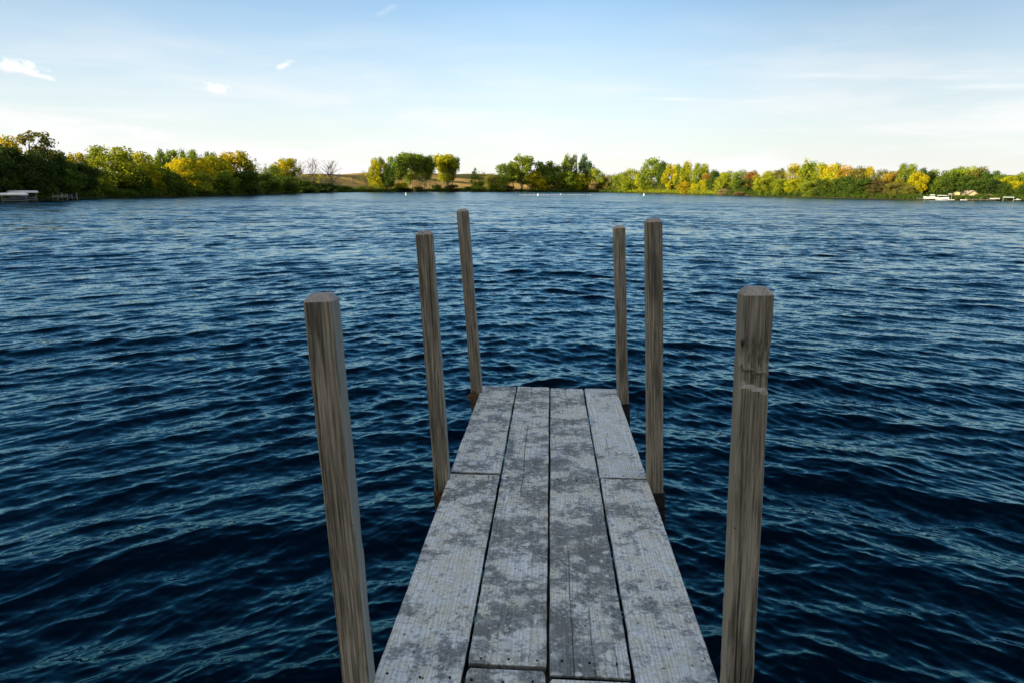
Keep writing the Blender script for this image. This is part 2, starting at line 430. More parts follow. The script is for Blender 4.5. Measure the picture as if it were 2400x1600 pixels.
def deck_mat(gg, o):
    at = gg.n('ShaderNodeAttribute', attribute_name='plank_co'); p = at.outputs['Vector']
    tone = gg.n('ShaderNodeAttribute', attribute_name='plank_tone').outputs['Fac']
    ed = gg.n('ShaderNodeAttribute', attribute_name='crack').outputs['Fac']
    ring, fine, fine2, kn, kd = wood_grain(gg, p, 'Y', 1.1)
    base = gg.mix(gg.ramp(fine, .3, .7), (.118, .127, .125), (.236, .252, .244))
    base = gg.mix(gg.math('MULTIPLY', gg.ramp(ring, .62, .98), .40), base, (.075, .080, .085))
    base = gg.mix(gg.math('MULTIPLY', gg.ramp(gg.noise(gg.scale(p, (6, 2, 6)), 1, 4, .6), .42, .66), .5), base, (.20, .185, .160))
    # pale lichen and old droppings, in splats of many sizes
    wv = gg.noise(p, 9, 3, .5, 0, True)
    pw = gg.vmath('ADD', p, gg.scale(gg.vmath('SUBTRACT', wv, (.5, .5, .5)), (.07, .05, .07)))
    big = gg.noise(pw, 5.0, 3, .55)
    med = gg.noise(pw, 13, 8, .70, .3)
    sm = gg.noise(pw, 62, 5, .65, .3)
    th = gg.math('ADD', gg.math('MULTIPLY', gg.math('SUBTRACT', big, .46), .95), gg.math('MULTIPLY', gg.math('ADD', tone, .12), .20))
    m1 = gg.ramp(gg.math('ADD', gg.math('ADD', med, th), gg.math('MULTIPLY', gg.math('SUBTRACT', sm, .5), .35)), .47, .68)
    wob = gg.scale(gg.vmath('SUBTRACT', gg.noise(p, 45, 4, .65, 0, True), (.5, .5, .5)), (.045, .045, .045))
    spots = None
    for vsc, lo, hi, k in ((11, .20, .46, .75), (20, .16, .42, .9), (38, .14, .40, .8)):
        v2 = gg.n('ShaderNodeTexVoronoi', feature='F1'); v2.inputs['Scale'].default_value = vsc
        gg.l(gg.vmath('ADD', pw, wob), v2.inputs['Vector'])
        cell = gg.n('ShaderNodeSeparateColor'); gg.l(v2.outputs['Color'], cell.inputs[0])
        dd = gg.math('MULTIPLY', gg.ramp(v2.outputs['Distance'], lo, hi, 1, 0), gg.ramp(gg.math('ADD', cell.outputs[0], gg.math('MULTIPLY', th, 1.6)), .50, .80, 0, k))
        spots = dd if spots is None else gg.math('MAXIMUM', spots, dd)
    m2 = gg.math('MULTIPLY', gg.ramp(gg.math('ADD', sm, gg.math('MULTIPLY', th, .7)), .44, .70), .7)
    pale = gg.math('MAXIMUM', gg.math('MULTIPLY', m1, gg.ramp(sm, .25, .6, .45, 1)), gg.math('MAXIMUM', spots, gg.math('MULTIPLY', m2, .6)))
    pale = gg.math('MULTIPLY', pale, gg.ramp(gg.math('ADD', gg.math('MULTIPLY', fine, .5), gg.math('MULTIPLY', ring, .5)), .15, .60, .62, 1.0))
    pc = gg.mix(gg.ramp(gg.noise(p, 13, 3, .6), .4, .64), (.86, .88, .86), (.80, .77, .64))
    col = gg.mix(gg.math('MULTIPLY', pale, .86), base, pc)
    # nail heads, dirt specks and dark rot
    v3 = gg.n('ShaderNodeTexVoronoi', feature='F1'); v3.inputs['Scale'].default_value = 34; gg.l(pw, v3.inputs['Vector'])
    c3 = gg.n('ShaderNodeSeparateColor'); gg.l(v3.outputs['Color'], c3.inputs[0])
    sp_ = gg.math('MULTIPLY', gg.ramp(v3.outputs['Distance'], .10, .22, 1, 0), gg.ramp(c3.outputs[0], .66, .70))
    rot = gg.ramp(gg.noise(pw, 7.5, 6, .75), .66, .74)
    col = gg.mix(gg.math('MULTIPLY', gg.math('MAXIMUM', sp_, gg.math('MULTIPLY', rot, .6)), .85), col, (.018, .016, .014))
    col = gg.mix(gg.math('MULTIPLY', ed, .92), col, (.012, .012, .012))
    hgt = gg.math('ADD', gg.math('MULTIPLY', fine, .9), gg.math('ADD', gg.math('MULTIPLY', ring, .35), gg.math('MULTIPLY', fine2, .4)))
    hgt = gg.math('SUBTRACT', gg.math('ADD', hgt, gg.math('MULTIPLY', pale, .5)), gg.math('MULTIPLY', ed, 3.0))
    return bsdf(gg, col, .78, .3, bump(gg, hgt, .0016, .9))
DECK = material('weathered_deck', deck_mat)

def post_mat(gg, o):
    at = gg.n('ShaderNodeAttribute', attribute_name='post_co'); p = at.outputs['Vector']
    ring, fine, fine2, kn, kd = wood_grain(gg, p, 'Z', 1.2)
    oi = gg.n('ShaderNodeObjectInfo')
    c = gg.mix(gg.ramp(fine, .32, .68), (.085, .074, .054), (.365, .320, .238))
    c = gg.mix(gg.math('MULTIPLY', gg.ramp(ring, .55, .95), .40), c, (.085, .074, .055))
    patch = gg.noise(gg.scale(p, (12, 12, 2.2)), 1, 5, .62)
    c = gg.mix(gg.math('MULTIPLY', gg.ramp(patch, .45, .68), .75), c, (.062, .052, .038))
    c = gg.mix(gg.math('MULTIPLY', gg.ramp(gg.noise(gg.scale(p, (22, 22, 1.6)), 1, 4, .6), .56, .70), .45), c, (.46, .42, .33))
    split = gg.ramp(gg.noise(gg.scale(p, (95, 95, 1.3)), 1, 4, .55), .63, .68)
    c = gg.mix(gg.math('MULTIPLY', split, .85), c, (.016, .013, .010))
    kc = gg.math('MULTIPLY', gg.ramp(kd, .04, .10, 1, 0), 1.0)
    c = gg.mix(gg.math('MULTIPLY', kc, .8), c, (.03, .022, .016))
    v3 = gg.n('ShaderNodeTexVoronoi', feature='F1'); v3.inputs['Scale'].default_value = 46; gg.l(p, v3.inputs['Vector'])
    c3 = gg.n('ShaderNodeSeparateColor'); gg.l(v3.outputs['Color'], c3.inputs[0])
    spk = gg.math('MULTIPLY', gg.ramp(v3.outputs['Distance'], .06, .16, 1, 0), gg.ramp(c3.outputs[0], .86, .9))
    c = gg.mix(spk, c, (.015, .012, .01))
    sp = gg.n('ShaderNodeSeparateXYZ'); gg.l(at.outputs['Vector'], sp.inputs[0])
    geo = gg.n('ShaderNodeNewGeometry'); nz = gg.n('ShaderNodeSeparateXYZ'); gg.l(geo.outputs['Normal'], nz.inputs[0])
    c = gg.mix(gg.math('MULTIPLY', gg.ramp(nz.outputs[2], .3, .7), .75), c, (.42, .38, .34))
    # painted light: east faces lichen-grey with sky tint, west ones tan with warm glow
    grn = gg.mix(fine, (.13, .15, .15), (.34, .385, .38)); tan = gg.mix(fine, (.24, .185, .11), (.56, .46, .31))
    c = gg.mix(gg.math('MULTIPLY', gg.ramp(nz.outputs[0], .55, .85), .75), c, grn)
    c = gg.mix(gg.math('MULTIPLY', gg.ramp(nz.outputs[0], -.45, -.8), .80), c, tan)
    h = gg.math('ADD', gg.math('MULTIPLY', fine, 1.0), gg.math('ADD', gg.math('MULTIPLY', ring, .5), gg.math('MULTIPLY', fine2, .4)))
    h = gg.math('SUBTRACT', h, gg.math('ADD', spk, gg.math('MULTIPLY', split, 1.6)))
    return bsdf(gg, c, .82, .25, bump(gg, h, .0032, 1.0))
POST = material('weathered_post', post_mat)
STEEL = plain('dark_bracket_steel', (.022, .022, .024), .55, .4, .3, .5, 30)
RUST = plain('rusty_bracket', (.13, .08, .048), .8, .2, 0, .6, 40)
BEAM = plain('old_beam_timber', (.07, .06, .05), .85, .2, 0, .5, 8)

pier = empty('pier', (0, 0, 0)); pier.matrix_world = PM
props(pier, 'narrow weathered pier speckled with pale lichen, running out over dark water between six posts', 'pier')

WID = [.306, .284, .291, .287]; GAPS = .012
def fbm(x, y, z=0.): return mnoise.fractal(Vector((x, y, z)), 1.0, 2.0, 4)
def build_deck():
    V = []; Fc = []; CO = []; TN = []; CR = []
    x0 = -(sum(WID)) / 2
    L0 = {0: [(-.012, -1.943), (-1.959, -5.6), (-5.61, -9.3), (-9.31, -17.6), (-17.62, -32)],
          1: [(-.004, -3.632), (-3.644, -7.25), (-7.26, -11), (-11.01, -17.6), (-17.61, -32)],
          2: [(-.010, -3.668), (-3.680, -7.3), (-7.31, -11.1), (-11.11, -17.6), (-17.61, -32)],
          3: [(-.0, -1.943), (-1.959, -5.6), (-5.61, -9.2), (-9.21, -17.6), (-17.62, -32)]}
    tones = {(0, 0): .05, (0, 1): .25, (1, 0): -.05, (2, 0): -.1, (3, 0): .8, (3, 1): .5, (1, 1): -.5, (2, 1): .3}
    # a long split down each of some planks: (column, piece) -> [(x fraction, y0, y1)]
    splits = {(0, 1): [(.80, -1.96, -2.25)], (1, 0): [(.46, -1.0, -2.4), (.45, -.0, -.5), (.32, -3.35, -3.6)],
              (2, 0): [(.47, -.0, -.75), (.30, -2.75, -3.66), (.55, -3.2, -3.66), (.84, -3.4, -3.66)], (3, 0): [(.3, -1.2, -1.6)]}
    TH = .038
    for c in range(4):
        xa = x0 + sum(WID[:c]) + GAPS / 2; wd = WID[c] - GAPS
        for pi, (ya, yb) in enumerate(L0[c]):
            off = Vector((rng.random() * 40, rng.random() * 40, rng.random() * 40))
            tone = tones.get((c, pi), rng.uniform(-.3, .5))
            fine = ya > -6
            ys = [ya, ya - .002, ya - .005, ya - .010] + list(np.linspace(ya - .02, yb + .02, int((ya - yb) / (.02 if fine else .15)) + 1)) + [yb + .010, yb + .005, yb + .002, yb]
            ny = len(ys) - 1
            # cross-section profile: rounded top arrises
            nx = 96 if fine else 10
            xs = np.linspace(0, 1, nx); b = len(V)
            rise = rng.uniform(-.0015, .0035); cup = rng.uniform(-.0015, .0025)
            for iy in range(ny + 1):
                y = ys[iy]
                de = min(abs(y - ya), abs(y - yb))
                wl = .0030 * fbm(y * 2.3, off[0]) + .0016 * fbm(y * 14, off[1])
                wr = .0030 * fbm(y * 2.3, off[2]) + .0016 * fbm(y * 14, off[0] + 9)
                cornr = (.009 if pi else .005) * (1 - min(de / .03, 1)) ** 2 if (c, pi) in ((1, 1), (1, 0), (2, 0), (2, 1)) else .006 * (1 - min(de / .012, 1))
                l = xa + wl + cornr; r = xa + wd + wr - cornr
                row = []
                row.append((l + .001, y, -TH)); row.append((l, y, -.006))
                for t in xs:
                    x = l + (r - l) * (.5 - .5 * math.cos(math.pi * t) if False else t)
                    e = min(x - l, r - x)
                    z = rise + cup * (2 * t - 1) ** 2 + .0010 * fbm(x * 9 + off[0], y * 2)
                    z -= .004 * (1 - min(e / .005, 1)) ** 2 + .004 * (1 - min(de / .006, 1)) ** 2
                    row.append((x, y, z))
                row.append((r, y, -.006)); row.append((r - .001, y, -TH))
                for (x, yy, z) in row:
                    V.append((x, yy, z)); CO.append((x - xa + off[0], yy + off[1], z + off[2])); TN.append(tone)
                    cr = .85 if de < .003 else 0.0
                    for (fx, s0, s1) in splits.get((c, pi), []):
                        if s1 - .02 <= yy <= s0 + .02:
                            k = 1.0
                            if s0 < ya - .03: k = min(k, (s0 - yy) / .12)
                            if s1 > yb + .03: k = min(k, (yy - s1) / .25)
                            cx = xa + wd * fx + .010 * fbm(yy * 1.7, fx * 30) + .003 * fbm(yy * 11, 3)
                            hw = .0034 * max(0, min(k, 1))
                            cr = max(cr, max(0, 1 - abs(x - cx) / (hw + 1e-5)) if hw > 0 else 0)
                    CR.append(cr)
            m = nx + 4
            for iy in range(ny):
                for ix in range(m - 1):
                    a = b + iy * m + ix
                    Fc.append((a, a + 1, a + m + 1, a + m))
                Fc.append((b + iy * m + m - 1, b + iy * m, b + (iy + 1) * m, b + (iy + 1) * m + m - 1))
            # end caps as strips
            for base, flip in ((b, 0), (b + ny * m, 1)):
                for ix in range(m // 2 - 1):
                    q = (base + ix, base + ix + 1, base + m - 2 - ix, base + m - 1 - ix)
                    Fc.append(q[::-1] if not flip else q)
    me = mesh_np('deck', np.array(V), np.array(Fc)[:, ::-1], DECK, True,
                 {'plank_co': ('FLOAT_VECTOR', 'POINT', np.array(CO)), 'plank_tone': ('FLOAT', 'POINT', np.array(TN)), 'crack': ('FLOAT', 'POINT', np.array(CR))})
    return me
deck = obj('deck', build_deck(), pier)
for x in (-.50, .0, .50): MB().box((x, -16, -.138), (.045, 31.8, .19)).build('stringer', BEAM, pier, bevel=.004)
for y in (-.04, -1.96, -3.64, -5.6, -7.4, -9.3, -11.1):
    MB().box((0, y, -.145), (1.12, .048, .172)).build('cross_beam', BEAM, pier, bevel=.004)

mb = MB()
for y in (-.045, -1.905, -1.995, -3.60, -3.71, -5.57, -5.63, -7.4):
    xx = -(sum(WID)) / 2
    for c_ in range(4):
        for fx in (.14, .50, .86):
            if (c_ in (1, 2) and y in (-1.905,)) or (c_ in (0, 3) and y in (-3.60,)): continue
            px_, py_ = xx + WID[c_] * fx + random.uniform(-.012, .012), y + random.uniform(-.008, .008)
            mb.tube((px_, py_, -.006), (px_, py_, .0048), .0048, .0042, 8)
    
        xx += WID[c_]
NAIL = plain('rusted_nail', (.020, .013, .010), .7, .3, .2, .5, 60)
nm = bpy.data.meshes.new('nails'); nm.from_pydata(mb.v, [], mb.f)
bm = bmesh.new(); bm.from_mesh(deck.data); n0 = len(bm.faces); bm.from_mesh(nm); bm.faces.ensure_lookup_table()
for f_ in bm.faces[n0:]: f_.material_index = 1
bm.to_mesh(deck.data); bm.free(); deck.data.materials.append(NAIL)
PIM = PM.inverted()
def px_on_deck(x, y, dz=0):
    """photo pixel -> point in pier coordinates on the plane of the deck"""
    o_ = PIM @ Vector((0, 0, H)); d_ = PIM.to_3x3() @ Vector(ray(x, y))
    t = (dz - o_[2]) / d_[2]
    return o_ + d_ * t
def px_at_y(x, y, yy):
    o_ = PIM @ Vector((0, 0, H)); d_ = PIM.to_3x3() @ Vector(ray(x, y))
    t = (yy - o_[1]) / d_[1]
    return o_ + d_ * t

def build_post(base, top, side, seed, yaw, notch=None, size=.089):
    """square timber with worn, slightly waving arrises and a chamfered head; local z runs along the post"""
    ax = (top - base); Lh = ax.length; ax.normalize()
    rot = Vector((0, 0, 1)).rotation_difference(ax).to_matrix() @ Matrix.Rotation(yaw, 3, 'Z')
    zlo = -(1.15 + 1.3)
    zs = list(np.arange(zlo, -.3, .08)) + list(np.arange(-.3, Lh - .03, .009)) + [Lh - .026, Lh - .0192, Lh]
    NP = 44; V = []; Fc = []; CO = []
    h = size / 2; rr = np.random.default_rng(seed); off = rr.random(3) * 50
    # outline of a rounded square
    pts = []
    rad = .007
    for k in range(NP):
        t = (k + .5) / NP * 4; s = int(t); u = t - s
        x, y = [(1, -1 + 2 * u), (1 - 2 * u, 1), (-1, 1 - 2 * u), (-1 + 2 * u, -1)][s]
        c = max(abs(x), abs(y)); m = min(abs(x), abs(y))
        f = 1 - .07 * max(0, (m - .8) / .2) ** 1.3
        pts.append((x * f, y * f))
    for z in zs:
        dt = Lh - z
        ins = 0.0
        if dt < .019: ins = (.019 - dt) * .85
        for (x, y) in pts:
            wx = 1 - ins / h
            X = x * h * wx; Y = y * h * wx
            n = .0030 * fbm(x * 1.3 + off[0], y * 1.3 + off[1], z * 1.1) + .0013 * fbm(x * 9 + off[0], y * 9, z * 1.8) + .0010 * fbm(x * 3, y * 3 + off[2], z * 13)
            # chips along the arrises
            if min(abs(x), abs(y)) > .80:
                n -= .0045 * max(0, fbm(off[1] + x * 5, z * 4.5, y * 5 + off[2])) 
            X += n * (1 if x > 0 else -1) * (abs(x) > .75); Y += n * (1 if y > 0 else -1) * (abs(y) > .75)
            if notch:
                # an old half-lap cut across the face that looks at the viewer, with a hollow worn above it
                zc, nh = notch
                if y < -.3:
                    q = z + .012 * x
                    if zc - nh < q < zc + nh:
                        Y += .013 if abs(q - zc) < nh - .006 else .007
                    elif zc + nh <= q < zc + nh + .12:
                        k2 = (q - zc - nh) / .12
                        Y += .015 * math.sin(math.pi * min(1, k2 + .12)) * (1 - k2) * 1.5
            p = base + rot @ Vector((X, Y, 0)) + ax * z
            V.append(tuple(p)); CO.append((X + off[0], Y + off[1], z + off[2]))
    for i in range(len(zs) - 1):
        for k in range(NP):
            j = (k + 1) % NP
            Fc.append((i * NP + k, i * NP + j, (i + 1) * NP + j, (i + 1) * NP + k))
    # head: fan as quads to a centre row
    b = (len(zs) - 1) * NP
    for k in range(NP // 2 - 1):
        Fc.append((b + k, b + k + 1, b + NP - 2 - k, b + NP - 1 - k))
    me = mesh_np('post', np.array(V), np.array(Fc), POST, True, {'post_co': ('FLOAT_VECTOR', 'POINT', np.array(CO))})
    o = obj('post', me, pier)
    m = o.modifiers.new('edge', 'EDGE_SPLIT'); m.split_angle = math.radians(27)
    return o, rot, ax

POSTS = [  # top px, deck-level px, side, label
    ((752, 688), (843, 1607), -1, 'thick near post left of the deck, leaning outwards with a chamfered top', 1, None),
    ((1771, 673), (1724, 1625), 1, 'near post right of the deck with an old notch cut below its chamfered top', 2, 'n'),
    ((994, 541), (1037, 1118), -1, 'dark post on the left beside the plank joint', 3, None),
    ((1531, 512), (1534, 1124), 1, 'straight post on the right beside the plank joint', 4, None),
    ((1084, 490), (1118, 918), -1, 'thin far post on the left corner with a rusty bracket', 5, None),
    ((1450, 529), (1459, 926), 1, 'short far post on the right corner', 6, None)]
for (tp, bp, side, lab, seed, notch) in POSTS:
    base = px_on_deck(*bp)
    topp = px_at_y(tp[0], tp[1], base[1])
    nn = None
    if notch:
        q = px_at_y(1763, 882, base[1]); nn = ((q - base).length, .027)
    o, rot, ax = build_post(base, topp, side, seed, math.radians([0, 3, -2, 4, 0, -3, 2][seed]), nn)
    o.name = 'post'; o['label'] = lab
    # sleeve bracket that clamps the post to the frame just under the planks
    mb = MB()
    c = base + ax * -.19
    s = .104
    R3 = rot
    pts = []
    for zz in (-.13, .13):
        for sx, sy in ((-1, -1), (1, -1), (1, 1), (-1, 1)):
            pts.append(tuple(c + R3 @ Vector((sx * s / 2, sy * s / 2, 0)) + ax * zz))
    mb.poly(pts, [(0, 3, 2, 1), (4, 5, 6, 7), (0, 1, 5, 4), (1, 2, 6, 5), (2, 3, 7, 6), (3, 0, 4, 7)])
    # strap from the sleeve to the deck frame
    xe = -.575 if side < 0 else .575
    mb.box(((c[0] + xe) / 2, c[1], c[2] + .06), (abs(c[0] - xe) + .02, .10, .012))
    mb.box(((c[0] + xe) / 2, c[1], c[2] - .06), (abs(c[0] - xe) + .02, .10, .012))
    br = mb.build('bracket', RUST if side < 0 else STEEL, o, bevel=.003)
    if seed == 5:
        # square plate standing on its corner beside the post
        mp = MB(); cc = px_at_y(1110, 930, base[1] - .06)
        r_ = .062
        P = []
        for yy in (-.008, .008):
            for a in range(4):
                P.append((cc[0] + r_ * math.cos(a * math.pi / 2), cc[1] + yy, cc[2] + r_ * .95 * math.sin(a * math.pi / 2)))
        mp.poly(P, [(0, 1, 2, 3), (7, 6, 5, 4), (0, 4, 5, 1), (1, 5, 6, 2), (2, 6, 7, 3), (3, 7, 4, 0)])
        mp.build('bracket_plate', RUST, o)

# ------------------------------------------------------------------ trees
def leaf_mat(gg, o):
    oi = gg.n('ShaderNodeObjectInfo')
    tone = gg.n('ShaderNodeAttribute', attribute_name='tone').outputs['Fac']
    lf = gg.n('ShaderNodeAttribute', attribute_name='leafv').outputs['Fac']
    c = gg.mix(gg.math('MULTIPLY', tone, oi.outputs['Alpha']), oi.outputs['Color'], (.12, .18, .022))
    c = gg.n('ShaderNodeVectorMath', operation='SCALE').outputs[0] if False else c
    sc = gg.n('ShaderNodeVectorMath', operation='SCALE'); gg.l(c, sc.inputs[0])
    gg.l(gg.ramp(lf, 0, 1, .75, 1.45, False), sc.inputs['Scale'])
    d = gg.n('ShaderNodeBsdfDiffuse'); gg.l(sc.outputs[0], d.inputs[0])
    t = gg.n('ShaderNodeBsdfTranslucent'); gg.l(sc.outputs[0], t.inputs[0])
    m = gg.n('ShaderNodeMixShader'); m.inputs[0].default_value = .45
    gg.l(d.outputs[0], m.inputs[1]); gg.l(t.outputs[0], m.inputs[2])
    return m.outputs[0]
LEAF = material('foliage', leaf_mat)
BARK = plain('bark', (.10, .082, .065), .9, .1, 0, .4, 3)
PALEBARK = plain('pale_bark', (.26, .22, .17), .9, .1, 0, .3, 3)

def leaves(cl, per, leaf, seed, squash=.8):
    """cl: list of (x,y,z,r,tone); returns leaf card mesh arrays"""
    r_ = np.random.default_rng(seed)
    cl = np.array(cl); n = len(cl)
    cnt = np.maximum(6, (per * (cl[:, 3] / cl[:, 3].mean()) ** 2)).astype(int)
    idx = np.repeat(np.arange(n), cnt); N = len(idx)
    d = r_.normal(size=(N, 3)); d /= np.linalg.norm(d, axis=1)[:, None]
    rad = cl[idx, 3] * (r_.random(N) ** .38) * (1 + .25 * (r_.random(N) < .08))
    P = cl[idx, :3] + d * rad[:, None] * np.array([1, 1, squash])
    nr = d * .9 + r_.normal(size=(N, 3)) * .55 + np.array([0, 0, .25]); nr /= np.linalg.norm(nr, axis=1)[:, None]
    a = np.cross(nr, r_.normal(size=(N, 3))); a /= np.linalg.norm(a, axis=1)[:, None]; b = np.cross(nr, a)
    sz = leaf * (.6 + .8 * r_.random(N))[:, None]
    V = np.stack([P - a * sz - b * sz * .25, P + a * sz * .1 - b * sz * .75, P + a * sz + b * sz * .2, P - a * sz * .15 + b * sz * .75], 1).reshape(-1, 3)
    Fc = np.arange(N * 4).reshape(-1, 4)
    tone = np.clip(cl[idx, 4] + r_.normal(0, .12, N), 0, 1)
    return V, Fc, tone, r_.random(N)

def crown_mesh(seed, shape, n=46, per=80, leaf=.023, cr=.13, base=.22, hollow=.35):
    if per > 40: cr *= 1.28; per = int(per * 1.35); n = int(n * 1.1)
    """unit tree: height 1, crown half-width about .5 before scaling"""
    r_ = np.random.default_rng(seed); cl = []
    side = r_.normal(size=2); side /= np.linalg.norm(side)
    while len(cl) < n:
        x, y = r_.uniform(-.5, .5, 2); z = r_.uniform(base, 1)
        t = (z - base) / (1 - base)
        if shape == 'round': w_ = math.sqrt(max(0, 1 - (2 * t - 1) ** 2)) ** .8
        elif shape == 'dome': w_ = math.sqrt(max(0, 1 - (1.05 * t - .1) ** 2)) * min(1, .55 + t * 1.6)
        elif shape == 'vase': w_ = (.25 + .8 * t ** .7) * (1 if t < .8 else math.sqrt(max(0, 1 - ((t - .8) / .2) ** 2)) * .9 + .1)
        elif shape == 'column': w_ = .75 * min(1, .4 + 3 * t) * math.sqrt(max(0, 1 - t ** 3))
        elif shape == 'bush': w_ = math.sqrt(max(0, 1 - t ** 2))
        elif shape == 'spire': w_ = max(.08, (1 - t) ** .8)
        rr = math.hypot(x, y) * 2
        if rr > w_ * (1 - cr * .7) or (rr < w_ * hollow and t < .75 and r_.random() < .6): continue
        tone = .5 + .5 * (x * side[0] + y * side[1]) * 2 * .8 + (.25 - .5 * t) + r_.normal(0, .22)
        cl.append((x, y, min(z, 1 - cr * .5), cr * r_.uniform(.55, 1.25), tone))
    return leaves(cl, per, leaf, seed + 1), cl

def limb(mb, p, q, r0, r1, n=5, wob=.02, seed=0):
    r_ = random.Random(seed); prev = Vector(p)
    for i in range(1, n + 1):
        t = i / n
        c = Vector(p).lerp(Vector(q), t) + (Vector((r_.uniform(-wob, wob), r_.uniform(-wob, wob), 0)) if i < n else Vector())
        mb.tube(prev, c, r0 + (r1 - r0) * (i - 1) / n, r0 + (r1 - r0) * t, 6); prev = c
    return mb

def trunk_mesh(name, seed, cl, base, mat, forks=1, thick=.022, nl=9):
    mb = MB(); r_ = random.Random(seed)
    for k in range(forks):
        ox = (k - (forks - 1) / 2) * .07
        topx = ox * 2.2 + r_.uniform(-.04, .04); ty = r_.uniform(-.04, .04)
        limb(mb, (ox, 0, -.03), (topx, ty, .82), thick / (forks ** .4), thick * .22, 8, .012, seed + k)
        for i in range(nl):
            c = r_.choice(cl); z0 = max(base * .7, min(c[2] - .15 - abs(c[0]) * .5, .7)); t = z0 / .82
            limb(mb, (ox + (topx - ox) * t, ty * t, z0), (c[0], c[1], c[2]), thick * .42 * (1 - .5 * t), thick * .08, 3, .012, seed * 31 + i + k * 50)
    me = bpy.data.meshes.new(name); me.from_pydata(mb.v, [], mb.f); me.materials.append(mat)
    me.polygons.foreach_set('use_smooth', [True] * len(me.polygons)); me.update()
    return me

PROTO = {}
def proto(key, seed, shape, trunk=BARK, forks=1, thick=.022, nl=9, **kw):
    (V, Fc, tone, lv), cl = crown_mesh(seed, shape, **kw)
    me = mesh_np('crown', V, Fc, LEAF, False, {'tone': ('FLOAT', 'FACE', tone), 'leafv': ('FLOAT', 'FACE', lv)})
    PROTO[key] = (me, trunk_mesh('trunk', seed, cl, kw.get('base', .22), trunk, forks, thick, nl))
proto('round1', 11, 'round', base=.20)
proto('round2', 12, 'round', n=34, per=95, cr=.15, base=.12)
proto('dome1', 13, 'dome', n=52, base=.16)
proto('dome2', 14, 'dome', n=40, per=95, cr=.14, base=.10)
proto('low1', 15, 'dome', n=48, per=85, base=.03, cr=.13)
proto('low2', 16, 'round', n=44, per=85, base=.0, cr=.14)
proto('vase1', 17, 'vase', n=44, base=.30, forks=2, trunk=BARK)
proto('vase2', 18, 'vase', n=50, base=.22, forks=3, cr=.11, trunk=PALEBARK)
proto('cotton1', 19, 'round', n=38, per=80, base=.26, cr=.105, forks=2, trunk=PALEBARK, thick=.026)
proto('column1', 20, 'column', n=40, base=.10, cr=.13)
proto('column2', 21, 'column', n=30, per=80, base=.20, cr=.12)
proto('open1', 22, 'dome', n=36, per=38, base=.40, cr=.085, hollow=.85, nl=22, thick=.024)
proto('sparse1', 23, 'vase', n=50, per=10, leaf=.014, base=.25, cr=.10, forks=2, nl=30, thick=.018, trunk=PALEBARK)
proto('sparse2', 24, 'round', n=44, per=26, leaf=.015, base=.2, cr=.10, nl=26, thick=.018)
proto('bare1', 25, 'vase', n=60, per=6, leaf=.012, base=.25, cr=.08, forks=3, nl=34, thick=.018)
proto('bare2', 26, 'round', n=60, per=5, leaf=.012, base=.28, cr=.08, forks=2, nl=46, thick=.022)
proto('spiky1', 27, 'spire', n=30, per=45, base=.1, cr=.09, nl=14)
proto('bush1', 28, 'bush', n=22, per=110, base=.0, cr=.22, leaf=.035, thick=.02)
proto('bush2', 29, 'bush', n=18, per=120, base=.0, cr=.25, leaf=.038, thick=.02)
proto('reedy', 30, 'vase', n=22, per=90, base=.0, cr=.16, leaf=.03, thick=.012)

COL = {  # real leaf colours, last value: how far parts of the crown are still green
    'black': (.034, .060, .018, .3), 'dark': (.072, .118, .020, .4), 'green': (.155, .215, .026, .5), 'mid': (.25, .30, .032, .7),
    'lime': (.33, .36, .026, .7), 'yellow': (.60, .51, .014, .75), 'gold': (.55, .43, .022, .8), 'ygreen': (.46, .42, .018, .8),
    'olive': (.20, .18, .04, .6), 'rust': (.34, .16, .04, .5), 'orange': (.46, .30, .035, .6), 'tan': (.40, .29, .14, .2),
    'teal': (.08, .145, .06, .3), 'brown': (.13, .085, .04, .4), 'pale': (.22, .22, .09, .5)}
NT = 0
def tree(cx, top, wpx, s, key, colr, label, group=None, name='tree', cat='tree', base_px=None, sink=0, deep=1.0):
    """cx/top/wpx: where the tree stands and how big it looks in photo pixels; s: metres behind the water's edge"""
    global NT; NT += 1
    r_ = random.Random(cx * 7 + top)
    # bearing of the trunk at the height of the horizon
    d = ray(cx, 450); a = math.atan2(d[0], d[1]); D = float(shore(a)) + s
    x, y = D * math.sin(a), D * math.cos(a); z = gz(x, y) - sink
    dt = ray(cx, top); zt = H + dt[2] / math.hypot(dt[0], dt[1]) * D
    hgt = max(.8, zt - z)
    dep = D * math.cos(a)                      # depth towards the view direction
    wid = wpx * D / math.cos(a) / F * math.cos(a) * 1.0 / 1.0
    wid = wpx / F * (x * fw[0] + y * fw[1] + (z - H) * fw[2]) 
    root = empty(name, (x, y, z), r_.uniform(0, 6.28))
    root.scale = (wid * 1.22, wid * 1.22 * deep, hgt * 1.02)
    props(root, label, cat, group)
    cm, tm = PROTO[key]
    c = obj('crown', cm, root); col = COL[colr]
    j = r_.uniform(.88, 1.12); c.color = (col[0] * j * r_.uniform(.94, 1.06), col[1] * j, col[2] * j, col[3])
    t = obj('trunk', tm, root)
    return root
def shrub(cx, top, wpx, s, key, colr, label, group=None):
    r = tree(cx, top, wpx, s, key, colr, label, group, 'shrub', 'shrub')
    for ch in r.children:
        if ch.name.startswith('trunk'): ch.name = 'stem'
        else: ch.name = 'foliage'
    return r

T = tree; S = shrub
exec_tables = True
